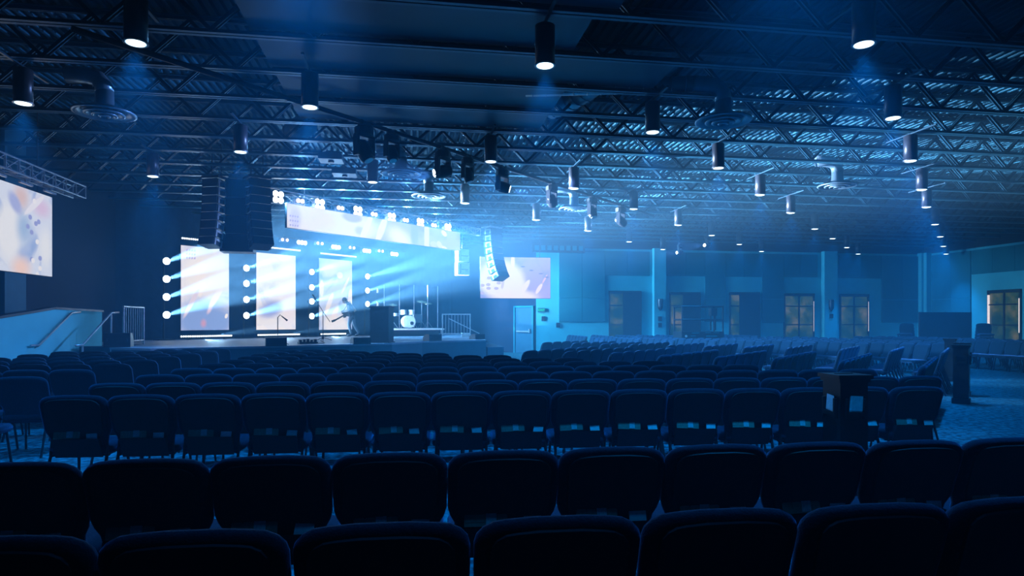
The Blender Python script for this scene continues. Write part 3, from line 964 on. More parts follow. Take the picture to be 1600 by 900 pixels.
def moving_head(x, y, s, aim, lab, lit=False, z=pz):
    t = empty('moving_lamp', (x, y, z), DIAG, lab, 'moving light', 'moving lamps on the slanted pipe')
    MB().box((-0.08 * s, 0, -0.02), (0.04, 0.1, 0.1)).box((0.08 * s, 0, -0.02), (0.04, 0.1, 0.1)).build('clamp', M_GEAR, t)
    MB().lathe([(0.1 * s, -0.24 * s), (0.17 * s, -0.22 * s), (0.17 * s, -0.1 * s), (0.12 * s, -0.06 * s)], n=12).build('base', M_GEAR, t)
    y_ = MB()
    for sx in (-1, 1):
        y_.box((sx * 0.17 * s, 0, -0.42 * s), (0.05 * s, 0.12 * s, 0.36 * s))
    y_.box((0, 0, -0.25 * s), (0.36 * s, 0.14 * s, 0.05 * s))
    y_.build('yoke', M_GEARL, t)
    a = Vector(aim).normalized()
    q = a.to_track_quat('Z', 'Y').to_matrix()
    c = Vector((0, 0, -0.5 * s))
    hd = MB().lathe([(0.06 * s, -0.2 * s), (0.12 * s, -0.16 * s), (0.14 * s, 0.0), (0.13 * s, 0.14 * s), (0.1 * s, 0.19 * s)], c, 14, q).build('head', M_GEAR, t, True)
    l = MB().lathe([(0.085 * s, 0.188 * s), (0.08 * s, 0.2 * s)], c, 14, q).build('lens', E_LENS if lit else M_STEEL, hd)
    if lit:
        wm = Matrix.Rotation(DIAG, 3, 'Z')
        spot(Vector((x, y, z)) + wm @ (c + a * (0.24 * s)), wm @ a, W_HEAD, LILAC, lit, 0.35, 0.04)
    return t


moving_head(-0.88, 12.07, 1.05, (0.2, -0.5, -1), 'largest black moving lamp, first along the slanted pipe, unlit')
moving_head(-0.4, 12.55, 0.85, (-0.1, -0.4, -1), 'black moving lamp second along the slanted pipe, pointing down')
moving_head(0.63, 13.58, 1.0, (-0.7, 0.45, -0.22), 'lit moving lamp casting a pale beam to the left', 75)
moving_head(1.2, 14.15, 0.85, (0.1, -0.3, -1), 'black moving lamp fourth along the slanted pipe, pointing down')
moving_head(2.1, 15.05, 0.95, (0.75, -1, -0.35), 'lit moving lamp throwing a lilac fan to the right', 60)
moving_head(3.63, 16.58, 0.95, (0.8, 0.4, -0.5), 'black moving lamp right of the lilac one, turned away')
moving_head(5.16, 18.11, 0.95, (-0.2, -0.5, -1), 'black moving lamp near the far diffuser, pointing down')
moving_head(6.47, 19.42, 1.0, (0.8, -0.4, -0.6), 'last black moving lamp at the far end of the slanted pipe')
moving_head(11.65, 24.2, 0.8, (-1, 0.4, -0.12), 'lit moving lamp far down the hall, higher of two beaming left', 30, 4.95)
moving_head(11.7, 27.0, 0.8, (-1, 0.55, -0.1), 'lit moving lamp in front of the wall, lower of two beaming left', 30, 4.95)
for x, y, w in ((11.65, 24.2, 'higher'), (11.7, 27.0, 'lower')):
    tag(MB().tube([(x, y, 4.9), (x, y, 6.03)], 0.02, 6).build('drop_pipe', M_GEAR), 'short dark drop pipe above the %s far lit moving lamp' % w, 'pipe', 'drop pipes of the far moving lamps')

# ------------------------------------------------------------------ loudspeakers
def line_array(loc, rz, lab, nbox=8, w=0.62, dp=0.42, hb=0.245, curve=3.4, rig=None, bar_=None):
    """a hung column of wedge cabinets, bending under itself towards the bottom; front faces -y"""
    t = empty('line_array', loc, rz, lab, 'loudspeaker')
    MB().box((0, 0.05, 0.05), (w + 0.05, dp * 1.25, 0.06)).build('bumper', bar_ or M_STEEL, t)
    for sx in (-1, 1):
        MB().tube([(sx * w * 0.3, 0.05, 0.06), (sx * w * 0.3, 0.05, 6.03 - loc[2])], 0.012, 6).build('hanger_chain', M_GEAR, t)
    ang = 0.0
    top = Vector((0, -dp / 2, 0))
    for k in range(nbox):
        ang += math.radians(curve * (0.35 + 0.2 * k))
        R = Matrix.Rotation(-ang, 3, 'X')
        mb = MB()
        # wedge: front taller than back
        fr, bk = hb, hb * 0.72
        vs = []
        for sx in (-1, 1):
            vs += [(sx * w / 2, 0, 0), (sx * w / 2, dp, -0.0 - (fr - bk) / 2), (sx * w / 2, dp, -fr + (fr - bk) / 2), (sx * w / 2, 0, -fr + 0.012)]
        vs = [R @ Vector(v) + top for v in vs]
        mb.add(vs, [(0, 1, 2, 3), (7, 6, 5, 4), (0, 4, 5, 1), (1, 5, 6, 2), (2, 6, 7, 3), (3, 7, 4, 0)])
        cb = mb.build('cabinet', M_GEAR, t)
        rg = MB()
        for sx in (-1, 1):
            for yy in (0.06, 0.3):
                rg.box(R @ Vector((sx * (w / 2 + 0.008), yy, -fr / 2)) + top, (0.016, 0.05, fr * 0.8), M=R)
            rg.box(R @ Vector((sx * (w / 2 + 0.008), 0.18, -fr * 0.25)) + top, (0.016, 0.28, 0.05), M=R)
        tag(rg.build('rigging', rig or M_STEEL, cb), kind='stuff')
        top = top + R @ Vector((0, 0, -hb))
    return t


line_array((3.1, 25.0, 5.12), DIAG * 0.9, 'curved hung line array of pale edged cabinets in front of the wide screen')
line_array((-4.98, 17.35, 5.1), -0.36, 'left dark curved line array beside the stage, with lit rigging on its right side', 8, 0.44, 0.42, 0.212, 1.6, None, M_GEAR)
line_array((-3.9, 17.15, 5.1), 0.55, 'right dark curved line array of the pair beside the stage', 8, 0.5, 0.42, 0.214, 2.4, M_GEARL, M_GEAR)
t = empty('subwoofer_column', (-4.5, 17.6, 3.3), 0.1, 'dark column of hung subwoofers between the two left line arrays', 'loudspeaker')
for k in range(4):
    MB().box((0, 0.1, 0.22 + k * 0.47), (0.8 if k == 0 else 0.55, 0.6, 0.45)).build('cabinet', M_GEAR, t)
MB().box((0, 0.1, 1.95), (0.4, 0.5, 0.1)).build('bumper', M_STEEL, t)
t = empty('fill_speaker', (2.05, 26.9, 3.4), 0.25, 'pair of stacked white fill loudspeakers left of the wide screen', 'loudspeaker')
for k, (z, w) in enumerate(((0.28, 0.52), (0.84, 0.48))):
    c = MB().box((0, 0, z), (w, 0.4, 0.52)).build('cabinet', M_WHITE, t)
    MB().box((-0.14, -0.205, z), (0.03, 0.01, 0.4)).box((0.05, -0.205, z - 0.02), (0.3, 0.01, 0.025)).build('seam', M_GEARL, c)
MB().tube([(0, 0, 1.1), (0, 0, 2.1)], 0.02, 6).build('hanger', M_STEEL, t)


def wedge(loc, rz, w, dp, hh, lab):
    t = empty('stage_monitor', loc, rz, lab, 'monitor speaker')
    mb = MB()
    vs = []
    for sx in (-1, 1):
        vs += [(sx * w / 2, -dp / 2, 0), (sx * w / 2, dp / 2, 0), (sx * w / 2, dp / 2, hh * 0.55), (sx * w / 2, dp * 0.1, hh), (sx * w / 2, -dp / 2, hh)]
    mb.add(vs, [(0, 1, 2, 3, 4), (9, 8, 7, 6, 5), (0, 5, 6, 1), (1, 6, 7, 2), (2, 7, 8, 3), (3, 8, 9, 4), (4, 9, 5, 0)])
    mb.build('cabinet', M_GEAR, t)
    MB().box((0, -dp / 2 - 0.005, 0.03), (w * 0.9, 0.012, 0.02)).build('edge_strip', M_GEARL, t)
    for sx in (-1, 1):
        MB().box((sx * w * 0.38, -dp / 2 - 0.006, hh * 0.5), (0.03, 0.012, 0.06)).build('handle', M_GEARL, t)


wedge((-3.42, 16.98, ZS), 0.25, 0.5, 0.4, 0.21, 'black wedge monitor at the stage edge in front of the small microphone stand')
wedge((-1.42, 18.12, ZS), 0.35, 0.48, 0.36, 0.18, 'black wedge monitor at the foot of the tall dark lectern')
wedge((0.62, 20.55, ZS), 0.5, 0.46, 0.4, 0.21, 'black wedge monitor in front of the drum riser')
wedge((2.2, 22.1, ZS), 0.5, 0.4, 0.36, 0.18, 'dark wedge monitor at the far right corner of the stage')
wedge((-7.0, 16.75, ZS), 0.2, 0.56, 0.4, 0.34, 'black speaker box in front of the left guard railing')
tag(MB().box((2.08, 25.5, ZS + 0.08), (0.32, 0.25, 0.15)).build('small_speaker', M_WHITE), 'small white box at the foot of the right guard railing', 'speaker')

# ------------------------------------------------------------------ lectern, stands, pedals
t = empty('lectern', (-0.88, 19.0, ZS), -0.32, 'tall plain dark lectern box at the stage edge left of the drums', 'lectern')
MB().box((0, 0, 0.52), (0.56, 0.42, 1.0)).build('body', M_GEARL, t)
MB().box((0, 0, 1.035), (0.6, 0.46, 0.04)).build('top', M_GEAR, t)
MB().box((0, 0, 0.015), (0.62, 0.48, 0.03)).build('base', M_GEAR, t)


def mic_stand(loc, rz, hgt, boom, lab, goose=False):
    t = empty('microphone_stand', loc, rz, lab, 'microphone stand')
    MB().tube([(0, 0, 0.03), (0, 0, hgt)], 0.012, 8).build('pole', M_GEAR, t)
    for k in range(3):
        a = 2 * PI * k / 3 + 0.4
        MB().tube([(0, 0, 0.1), (0.28 * math.cos(a), 0.28 * math.sin(a), 0.01)], 0.01, 6).build('leg', M_GEAR, t)
    MB().lathe([(0.03, 0.04), (0.035, 0.1), (0.02, 0.16)], n=10).build('hub', M_GEAR, t)
    MB().tube(boom, 0.01, 6).build('boom', M_GEAR, t)
    e = Vector(boom[0])
    d_ = (Vector(boom[0]) - Vector(boom[1])).normalized()
    MB().tube([e - d_ * 0.02, e + d_ * 0.1, e + d_ * 0.16], [0.014, 0.018, 0.028], 8).build('microphone', M_GEAR, t)
    return t


mic_stand((-2.85, 21.35, ZS), 0, 0.93, [(-0.24, 0, 1.34), (0, 0, 0.93), (0.22, 0, 0.6)], 'tall boom microphone stand standing clear in front of the third tall screen')
mic_stand((-3.52, 17.7, ZS), 0, 0.72, [(0.12, 0, 0.74), (0.06, 0, 0.79), (0, 0, 0.72)], 'small microphone stand behind the nearest wedge monitor')
t = empty('pedal_board', (-2.86, 18.35, ZS), 0.4, 'guitar pedal board with small pedals on the stage floor', 'pedal board')
MB().box((0, 0, 0.03), (0.5, 0.25, 0.05)).build('board', M_GEAR, t)
for k in range(5):
    MB().box((-0.2 + 0.1 * k, 0.02 * (k % 2), 0.085), (0.07, 0.12, 0.06 + 0.02 * (k % 3))).build('pedal', M_GEARL if k % 2 else M_GEAR, t)
tag(MB().tube([(-2.6, 18.3, ZS + 0.012), (-2.45, 18.6, ZS + 0.012), (-2.55, 19.4, ZS + 0.012), (-2.75, 20.2, ZS + 0.012), (-2.8, 21.1, ZS + 0.012)], 0.01, 6).build('cable', M_GEAR), 'black cable from the pedal board to the boom microphone stand', 'cable')

# ------------------------------------------------------------------ drums
RC = Vector((-0.2, 27.7, 0))
t = empty('drum_riser', (RC.x, RC.y, ZS), DIAG * 0.35, 'low pale edged drum riser on the stage', 'riser')
MB().box((0, 0, 0.29), (2.6, 2.0, 0.06)).build('deck', M_WHITE, t)
for sx in (-1, 1):
    for sy in (-1, 1):
        MB().box((sx * 1.2, sy * 0.9, 0.13), (0.06, 0.06, 0.26)).build('leg', M_STEEL, t)
MB().box((0, -0.85, 0.13), (2.2, 0.03, 0.24)).build('skirt', M_GEAR, t)
ZR = ZS + 0.32
dk = empty('drum_kit', (RC.x + 0.02, RC.y - 0.35, ZR), DIAG * 0.35, 'drum kit with a pale bass drum behind a clear shield', 'drum kit')
bd = MB().lathe([(0.255, -0.2), (0.27, -0.2), (0.27, 0.2), (0.255, 0.2)], (0, 0, 0.28), 24, ROT_FACE).build('bass_drum', M_DRUM, dk)
MB().lathe([(0.255, 0.195), (0.25, 0.203)], (0, 0, 0.28), 24, ROT_FACE).build('drum_head', M_HEADSKIN, bd)
MB().lathe([(0.08, 0.2), (0.075, 0.206)], (0.1, 0, 0.22), 16, ROT_FACE).build('port_hole', M_GEAR, bd)
for sx in (-1, 1):
    MB().tube([(sx * 0.24, -0.05, 0.2), (sx * 0.36, -0.15, 0.0)], 0.012, 6).build('spur', M_STEEL, bd)
for x, y, z, r, hh in ((-0.17, 0.1, 0.68, 0.14, 0.2), (0.17, 0.1, 0.68, 0.14, 0.2), (0.5, 0.35, 0.42, 0.2, 0.36), (-0.45, 0.45, 0.58, 0.17, 0.13)):
    o = MB().lathe([(r, -hh / 2), (r, hh / 2), (r * 0.95, hh / 2 + 0.005)], (x, y, z), 18).build('tom' if r < 0.16 else 'floor_tom' if r > 0.19 else 'snare', M_DRUM, dk)
for x, y, z, r in ((-0.62, 0.15, 1.0, 0.2), (0.6, 0.05, 1.15, 0.22), (0.95, 0.35, 1.08, 0.2), (-0.75, 0.5, 0.82, 0.16)):
    c = MB().lathe([(0.01, 0.03), (0.04, 0.02), (r, -0.012), (r, -0.016), (0.01, 0.0)], (x, y, z), 18, Matrix.Rotation(0.25, 3, 'X')).build('cymbal', M_CYMBAL, dk)
    sb_ = MB().tube([(x, y, 0.25), (x, y, z)], 0.012, 6)
    for k in range(3):
        a = 2 * PI * k / 3
        sb_.tube([(x, y, 0.3), (x + 0.22 * math.cos(a), y + 0.22 * math.sin(a), 0.01)], 0.009, 5)
    sb_.build('cymbal_stand', M_STEEL, c)
sh = empty('drum_shield', (RC.x, RC.y, ZR), DIAG * 0.35, 'clear acrylic drum shield of upright panels on the riser', 'drum shield')
px = [(-1.2, 0.6), (-1.15, -0.55), (-0.6, -0.9), (0.0, -0.95), (0.6, -0.9), (1.15, -0.55), (1.2, 0.6)]
for a, b in zip(px[:-1], px[1:]):
    MB().bar((a[0], a[1], 0.9), (b[0], b[1], 0.9), 0.012, 1.78).build('panel', M_ACRYLIC, sh)
for a in px[1:-1]:
    MB().tube([(a[0], a[1], 0.0), (a[0], a[1], 1.8)], 0.011, 6).build('hinge', M_STEEL, sh)

# ------------------------------------------------------------------ person with a guitar
pr = empty('person', (-2.45, 27.0, ZS), math.radians(168), 'person in a dark shirt and jeans bent over a guitar beside the third tall screen', 'person')


def pskin(name, verts, edges, radii, m, parent, root=0, sub=2):
    me = bpy.data.meshes.new(name)
    me.from_pydata(verts, edges, [])
    o = inst(name, me, parent)
    md = o.modifiers.new('skin', 'SKIN')
    lay = me.skin_vertices[0].data
    for i, r in enumerate(radii):
        lay[i].radius = r if isinstance(r, tuple) else (r, r)
        lay[i].use_root = (i == root)
    s2 = o.modifiers.new('subdivision', 'SUBSURF')
    s2.levels = s2.render_levels = sub
    me.materials.append(m)
    return o


# the figure faces local +x (turned towards the screen side); z up; feet on z = 0
B_V = [(0.0, 0, 0.84), (0.02, 0, 0.98), (0.06, 0, 1.14), (0.12, 0, 1.3), (0.19, 0, 1.38), (0.25, 0, 1.43),           # 0-5 pelvis..neck
       (0.02, 0.09, 0.8), (0.1, 0.1, 0.46), (0.0, 0.1, 0.09), (0.14, 0.12, 0.045),                                    # 6-9 left leg, foot
       (0.0, -0.09, 0.8), (-0.06, -0.1, 0.46), (-0.26, -0.1, 0.12), (-0.13, -0.11, 0.045),                             # 10-13 right leg, foot
       (0.12, 0.18, 1.29), (0.08, 0.27, 1.05), (0.3, 0.2, 1.02),                                                      # 14-16 left arm
       (0.12, -0.18, 1.29), (-0.08, -0.27, 1.07), (0.16, -0.2, 0.94)]                                                 # 17-19 right arm
B_E = [(0, 1), (1, 2), (2, 3), (3, 4), (4, 5), (0, 6), (6, 7), (7, 8), (8, 9), (0, 10), (10, 11), (11, 12), (12, 13), (3, 14), (14, 15), (15, 16), (3, 17), (17, 18), (18, 19)]
B_R = [(0.14, 0.12), (0.13, 0.11), (0.14, 0.115), (0.14, 0.12), 0.065, 0.055, 0.085, 0.058, 0.04, 0.035, 0.085, 0.058, 0.04, 0.035, 0.055, 0.042, 0.03, 0.055, 0.042, 0.03]
body = pskin('body', B_V, B_E, B_R, M_SHIRT, pr, sub=2)
body.data.materials.append(M_SKIN)
def limb(name, ids, m, extra=0.008, sub=2):
    vs_ = [B_V[i] for i in ids]
    rr = []
    for i in ids:
        r = B_R[i]
        rr.append(tuple(q + extra for q in r) if isinstance(r, tuple) else r + extra)
    return pskin(name, vs_, [(k, k + 1) for k in range(len(ids) - 1)], rr, m, pr, sub=sub)
for ids in ((0, 6, 7, 8), (0, 10, 11, 12)):
    limb('trouser_leg', ids, M_JEANS, 0.012)
for ids in ((14, 15, 16), (17, 18, 19)):
    limb('bare_arm', ids, M_SKIN, 0.004)
for ids in ((8, 9), (12, 13)):
    a_, b_ = Vector(B_V[ids[0]]), Vector(B_V[ids[1]])
    MB().ellipsoid((a_ + b_) / 2 + Vector((0.01, 0, -0.015)), (0.125, 0.045, 0.05), Matrix.Rotation(0.35 if ids[0] == 12 else 0.1, 3, 'Y')).build('shoe', M_GEARL, pr, True)
for hnd, sy in ((16, 1), (19, -1)):
    c_ = Vector(B_V[hnd])
    hm = MB().ellipsoid(c_ + Vector((0.04, -0.01 * sy, -0.01)), (0.045, 0.022, 0.04))
    for k in range(4):
        b0 = c_ + Vector((0.06, -0.005 * sy, 0.022 - 0.017 * k))
        hm.tube([b0, b0 + Vector((0.035 - 0.004 * abs(k - 1), -0.012 * sy, -0.004)), b0 + Vector((0.04, -0.036 * sy, -0.012))], [0.009, 0.0085, 0.007], 6)
    hm.tube([c_ + Vector((0.015, -0.01 * sy, 0.03)), c_ + Vector((0.045, -0.03 * sy, 0.05)), c_ + Vector((0.065, -0.04 * sy, 0.048))], [0.011, 0.01, 0.008], 6)
    hm.build('hand', M_SKIN, pr, True)
HM = Matrix.Rotation(0.75, 3, 'Y')
hc = Vector((0.31, 0, 1.47))
hd = MB().ellipsoid(hc, (0.098, 0.075, 0.115), HM)
hd.ellipsoid(hc + HM @ Vector((0.05, 0, -0.06)), (0.05, 0.052, 0.055), HM)
hd.ellipsoid(hc + HM @ Vector((0.105, 0, -0.015)), (0.022, 0.013, 0.024), HM, 8, 6)
for sy in (-1, 1):
    hd.ellipsoid(hc + HM @ Vector((-0.005, sy * 0.077, -0.01)), (0.02, 0.01, 0.032), HM, 8, 6)
hd = hd.build('head', M_SKIN, pr, True)
em = MB()
for sy in (-1, 1):
    em.ellipsoid(hc + HM @ Vector((0.088, sy * 0.03, 0.012)), (0.01, 0.013, 0.007), HM, 8, 6)
em.ellipsoid(hc + HM @ Vector((0.093, 0, -0.062)), (0.008, 0.024, 0.005), HM, 8, 6)
em.build('face_features', M_GEAR, hd, True)
MB().ellipsoid(hc + HM @ Vector((-0.02, 0, 0.022)), (0.1, 0.084, 0.11), HM).build('hair', M_HAIR, hd, True)
gt = empty('guitar', (0, 0, 0), 0, 'dark electric guitar held by the person on stage', 'guitar')
gt.location = pr.location
gt.rotation_euler = pr.rotation_euler
GM = Matrix.Rotation(-0.25, 3, 'Z') @ Matrix.Rotation(0.45, 3, 'Y')
gc = Vector((0.24, -0.02, 0.93))
gb = MB()
gp = [(-0.2, -0.02), (-0.16, 0.13), (-0.02, 0.15), (0.05, 0.1), (0.14, 0.14), (0.2, 0.11), (0.14, 0.03), (0.2, -0.09), (0.12, -0.12), (0.04, -0.09), (-0.04, -0.15), (-0.16, -0.14)]
n_ = len(gp)
vs = [gc + GM @ Vector((x, sy * 0.02, z)) for sy in (-1, 1) for x, z in gp]
gb.add(vs, [tuple(range(n_)), tuple(range(2 * n_ - 1, n_ - 1, -1))] + [(i, n_ + i, n_ + (i + 1) % n_, (i + 1) % n_) for i in range(n_)])
gb.build('guitar_body', M_GEARL, gt)
MB().bar(gc + GM @ Vector((0.1, -0.025, 0)), gc + GM @ Vector((0.62, -0.025, 0)), 0.03, 0.055, GM @ Vector((0, 0, 1))).build('neck', M_WOOD, gt)
MB().bar(gc + GM @ Vector((0.61, -0.02, 0.0)), gc + GM @ Vector((0.78, -0.02, 0.02)), 0.02, 0.085, GM @ Vector((0, 0, 1))).build('headstock', M_GEAR, gt)
MB().tube([gc + Vector((-0.18, -0.05, 0.1)), (0.02, -0.12, 1.25), (0.1, 0.0, 1.44), (0.16, 0.12, 1.3), gc + Vector((0.12, 0.05, 0.1))], 0.012, 6).build('strap', M_GEAR, gt)

# ------------------------------------------------------------------ scissor lift
t = empty('scissor_lift', (11.0, 23.6, 0), 0.0, 'black scissor lift platform with guard rails parked behind the far seats', 'scissor lift')
MB().box((0, 0, 0.35), (1.55, 0.75, 0.4)).build('chassis', M_GEAR, t)
MB().box((0, 0, 0.98), (1.72, 0.8, 0.24)).build('platform', M_GEAR, t)
mb = MB()
for sy in (-1, 1):
    for sx in (-1, 1):
        mb.bar((-0.6, sy * 0.3, 0.6 if sx > 0 else 0.85), (0.6, sy * 0.3, 0.85 if sx > 0 else 0.6), 0.05, 0.06)
mb.build('scissor_arms', M_GEARL, t)
for sx in (-1, 1):
    for sy in (-1, 1):
        MB().tube([(sx * 0.83, sy * 0.37, 1.1), (sx * 0.83, sy * 0.37, 2.07)], 0.03, 6).build('post', M_GEAR, t)
        MB().lathe([(0.13, -0.05), (0.13, 0.05)], (sx * 0.55, sy * 0.36, 0.14), 14, ROT_FACE).build('wheel', M_GEARL, t)
for z in (2.07, 1.56):
    for sy in (-1, 1):
        MB().tube([(-0.85, sy * 0.37, z), (0.85, sy * 0.37, z)], 0.03, 6).build('rail', M_GEAR, t)
    for sx in (-1, 1):
        MB().tube([(sx * 0.83, -0.37, z), (sx * 0.83, 0.37, z)], 0.03, 6).build('rail', M_GEAR, t)
MB().box((0.55, -0.1, 1.86), (0.24, 0.24, 0.3)).build('control_box', M_GEAR, t)
MB().box((0.45, -0.12, 1.45), (0.04, 0.05, 0.6)).box((0.64, -0.12, 1.45), (0.04, 0.05, 0.6)).build('ladder', M_GEAR, t)
for x, z, w, hh in ((-0.3, 1.05, 0.3, 0.035), (0.2, 1.06, 0.22, 0.03), (0.55, 1.06, 0.2, 0.03), (0.35, 0.93, 0.45, 0.05), (-0.4, 0.94, 0.2, 0.035)):
    MB().box((x, -0.405, z), (w, 0.008, hh)).build('sticker', M_PANEL, t)
MB().lathe([(0.05, 0), (0.045, 0.02)], (-0.68, -0.4, 0.93), 12, ROT_FACE).build('lamp', M_WHITE, t)

# ------------------------------------------------------------------ partitions and pedestals
t = empty('folding_partition', (22.15, 23.9, 0), 0.0, 'two panel dark cloth folding partition standing by the right wall', 'partition')
for sx in (-1, 1):
    MB().box((sx * 0.61, 0.02 * sx, 0.98), (1.2, 0.06, 1.8)).build('panel', M_PART, t)
    MB().box((sx * 0.61, 0.02 * sx, 0.04), (1.1, 0.35, 0.06)).build('foot', M_GEAR, t)
for k in range(3):
    MB().box((-1.23 + 1.22 * k, 0, 0.98), (0.035, 0.07, 1.82)).build('post', M_GEAR, t)


def pedestal(loc, rz, lab, papers):
    """square dark wooden pedestal with leaflet holders on two faces"""
    t = empty('offering_pedestal', loc, rz, lab, 'pedestal', 'black wooden pedestals in the aisles')
    MB().box((0, 0, 0.52), (0.235, 0.235, 1.0)).build('body', M_WOOD, t)
    MB().box((0, 0, 1.055), (0.295, 0.295, 0.03)).box((0, 0, 1.025), (0.265, 0.265, 0.03)).build('top', M_WOOD, t)
    MB().box((0, 0, 0.05), (0.28, 0.28, 0.1)).build('plinth', M_WOOD, t)
    MB().box((0, 0.02, 1.072), (0.16, 0.015, 0.006)).build('slot', M_GEAR, t)
    for a in (0, -PI / 2):
        R = Matrix.Rotation(a, 3, 'Z')
        fr = MB().box(R @ Vector((0, -0.134, 0.755)), (0.16, 0.03, 0.03), M=R)
        fr.box(R @ Vector((-0.075, -0.134, 0.8)), (0.02, 0.03, 0.16), M=R)
        fr.box(R @ Vector((0.075, -0.134, 0.8)), (0.02, 0.03, 0.16), M=R)
        fr.build('leaflet_holder', M_WOOD, t)
    for a, dx, tilt, lb in papers:
        R = Matrix.Rotation(rz + a, 3, 'Z') @ Matrix.Rotation(tilt, 3, 'Y')
        p = Matrix.Rotation(rz, 3, 'Z') @ (Matrix.Rotation(a, 3, 'Z') @ Vector((dx, -0.131, 0.835)))
        m = MB()
        for k in range(4):
            m.box(R @ Vector((0.004 * k, -0.0025 * k, 0.008 * (k % 2))), (0.095, 0.0015, 0.12), M=R)
        o = m.build('leaflet_stack', M_PAPER, loc=Vector(loc) + p)
        tag(o, lb, 'leaflets', 'leaflets in pedestal holders')
    return t


pedestal((3.5, 4.78, 0), -0.04, 'black wooden pedestal with white leaflets in the cross aisle, nearest the camera',
         [(0, 0.0, 0.05, 'white leaflets in the right face holder of the nearest pedestal'), (-PI / 2, 0.0, 0.12, 'white leaflets in the left face holder of the nearest pedestal')])
pedestal((9.92, 10.35, 0), 0.75, 'black wooden pedestal on the open carpet at the end of the slanted seats',
         [(0, 0, 0.0, 'thin pale leaflets in the near face of the aisle pedestal')])
pedestal((10.92, 11.36, 0), 0.75, 'black wooden pedestal half hidden right behind another pedestal', [])
pedestal((13.3, 14.2, 0), 0.75, 'far black pedestal among the right-hand seats, only its top showing', [])
for k, (x, y, z, r) in enumerate(((10.62, 10.62, 0.74, 0.4), (10.5, 10.55, 0.55, 1.0))):
    tag(MB().box((0, 0, 0), (0.2, 0.14, 0.004), rz=r).build('loose_leaflet', M_PAPER, loc=(x - 0.5, y - 0.1, z)),
        ['upper pale leaflet sticking out beside the aisle pedestal', 'lower pale leaflet sticking out beside the aisle pedestal'][k], 'leaflets')

# ------------------------------------------------------------------ chairs
def back_outline(n_arc=5):
    """half outline of a chair back, bottom to top, then mirrored: (x, z)"""
    half = [(0.212, 0.36), (0.222, 0.46), (0.232, 0.535), (0.252, 0.572), (0.263, 0.61), (0.266, 0.74)]
    cx, cz, r, rz_ = 0.166, 0.815, 0.1, 0.074
    for k in range(n_arc):
        a = PI / 2 * k / (n_arc - 1)
        half.append((cx + r * math.cos(a), cz + rz_ * math.sin(a)))
    half.append((0.08, 0.895))
    pts = half + [(-x, z) for x, z in reversed(half)]
    return pts


LEAN = 0.30


def lean_y(z):
    return 0.0 + (0.89 - z) * LEAN


def rings_mesh(pts, rings):
    """rings: list of (scale, y offset) around the outline centre, closed at both ends"""
    mb = MB()
    n_ = len(pts)
    cz = 0.63
    vs = []
    for ins, yo in rings:
        for x, z in pts:
            L = math.hypot(x, z - cz)
            kx = 1 - ins / L
            xx, zz = x * kx, cz + (z - cz) * kx
            vs.append((xx, lean_y(zz) + yo, zz))
    fs = [tuple(range(n_))]
    for i in range(len(rings) - 1):
        fs += [(i * n_ + k, (i + 1) * n_ + k, (i + 1) * n_ + (k + 1) % n_, i * n_ + (k + 1) % n_) for k in range(n_)]
    fs.append(tuple(range((len(rings)) * n_ - 1, (len(rings) - 1) * n_ - 1, -1)))
    mb.add(vs, fs)
    return mb


PTS = back_outline()
BACK = rings_mesh(PTS, [(0.07, -0.012), (0.045, -0.017), (0.026, -0.013), (0.01, -0.001), (0.001, 0.018), (0.002, 0.036), (0.012, 0.054), (0.034, 0.066), (0.09, 0.07)]).mesh('backrest', M_FABRIC, True)
SHELL = rings_mesh([(x * 0.84, 0.63 + (z - 0.63) * 0.9 - 0.005) for x, z in PTS], [(0.02, -0.026), (0.006, -0.027), (0.0, -0.012)]).mesh('back_shell', M_SHELL)


def seat_mb(seg=True):
    mb = MB()
    # rounded seat cushion: stacked outlines
    def ring(hw, y0, y1, z, c):
        return [(-hw + c, y0, z), (hw - c, y0, z), (hw, y0 + c, z), (hw, y1 - c, z), (hw - c, y1, z), (-hw + c, y1, z), (-hw, y1 - c, z), (-hw, y0 + c, z)]
    levels = [(0.225, 0.13, 0.53, 0.385, 0.03), (0.25, 0.11, 0.56, 0.40, 0.05), (0.255, 0.1, 0.565, 0.435, 0.05), (0.24, 0.12, 0.55, 0.465, 0.05), (0.18, 0.17, 0.48, 0.475, 0.05)]
    vs = []
    for l in levels:
        vs += ring(*l)
    fs = [tuple(range(7, -1, -1))]
    for i in range(len(levels) - 1):
        fs += [(i * 8 + k, i * 8 + (k + 1) % 8, (i + 1) * 8 + (k + 1) % 8, (i + 1) * 8 + k) for k in range(8)]
    fs.append(tuple(range((len(levels) - 1) * 8, len(levels) * 8)))
    return mb.add(vs, fs)


SEAT = seat_mb().mesh('seat', M_FABRIC, True)
LEGS = []
for sx in (-1, 1):
    LEGS.append(MB().tube([(sx * 0.2, 0.5, 0.39), (sx * 0.225, 0.55, 0.0)], 0.0125, 6).mesh('leg', M_TUBE))
    LEGS.append(MB().tube([(sx * 0.215, 0.13, 0.5), (sx * 0.22, 0.12, 0.38), (sx * 0.23, -0.02, 0.0)], 0.0125, 6).mesh('leg', M_TUBE))
FRAME = MB().tube([(-0.2, 0.48, 0.385), (-0.21, 0.12, 0.38)], 0.0125, 6).tube([(0.2, 0.48, 0.385), (0.21, 0.12, 0.38)], 0.0125, 6).tube([(-0.2, 0.3, 0.38), (0.2, 0.3, 0.38)], 0.011, 6).mesh('seat_frame', M_TUBE)
pk = MB()
vs = []
for (z, o) in ((0.36, 0.0), (0.525, 0.025)):
    for sx in (-1, 1):
        y = lean_y(z) - 0.03
        vs += [(sx * 0.185, y, z), (sx * 0.185, y - 0.006 - o, z)]
pk.add(vs, [(1, 3, 7, 5), (0, 1, 5, 4), (2, 6, 7, 3), (0, 2, 3, 1)])
POCKET = pk.mesh('book_pocket', M_SHELL)


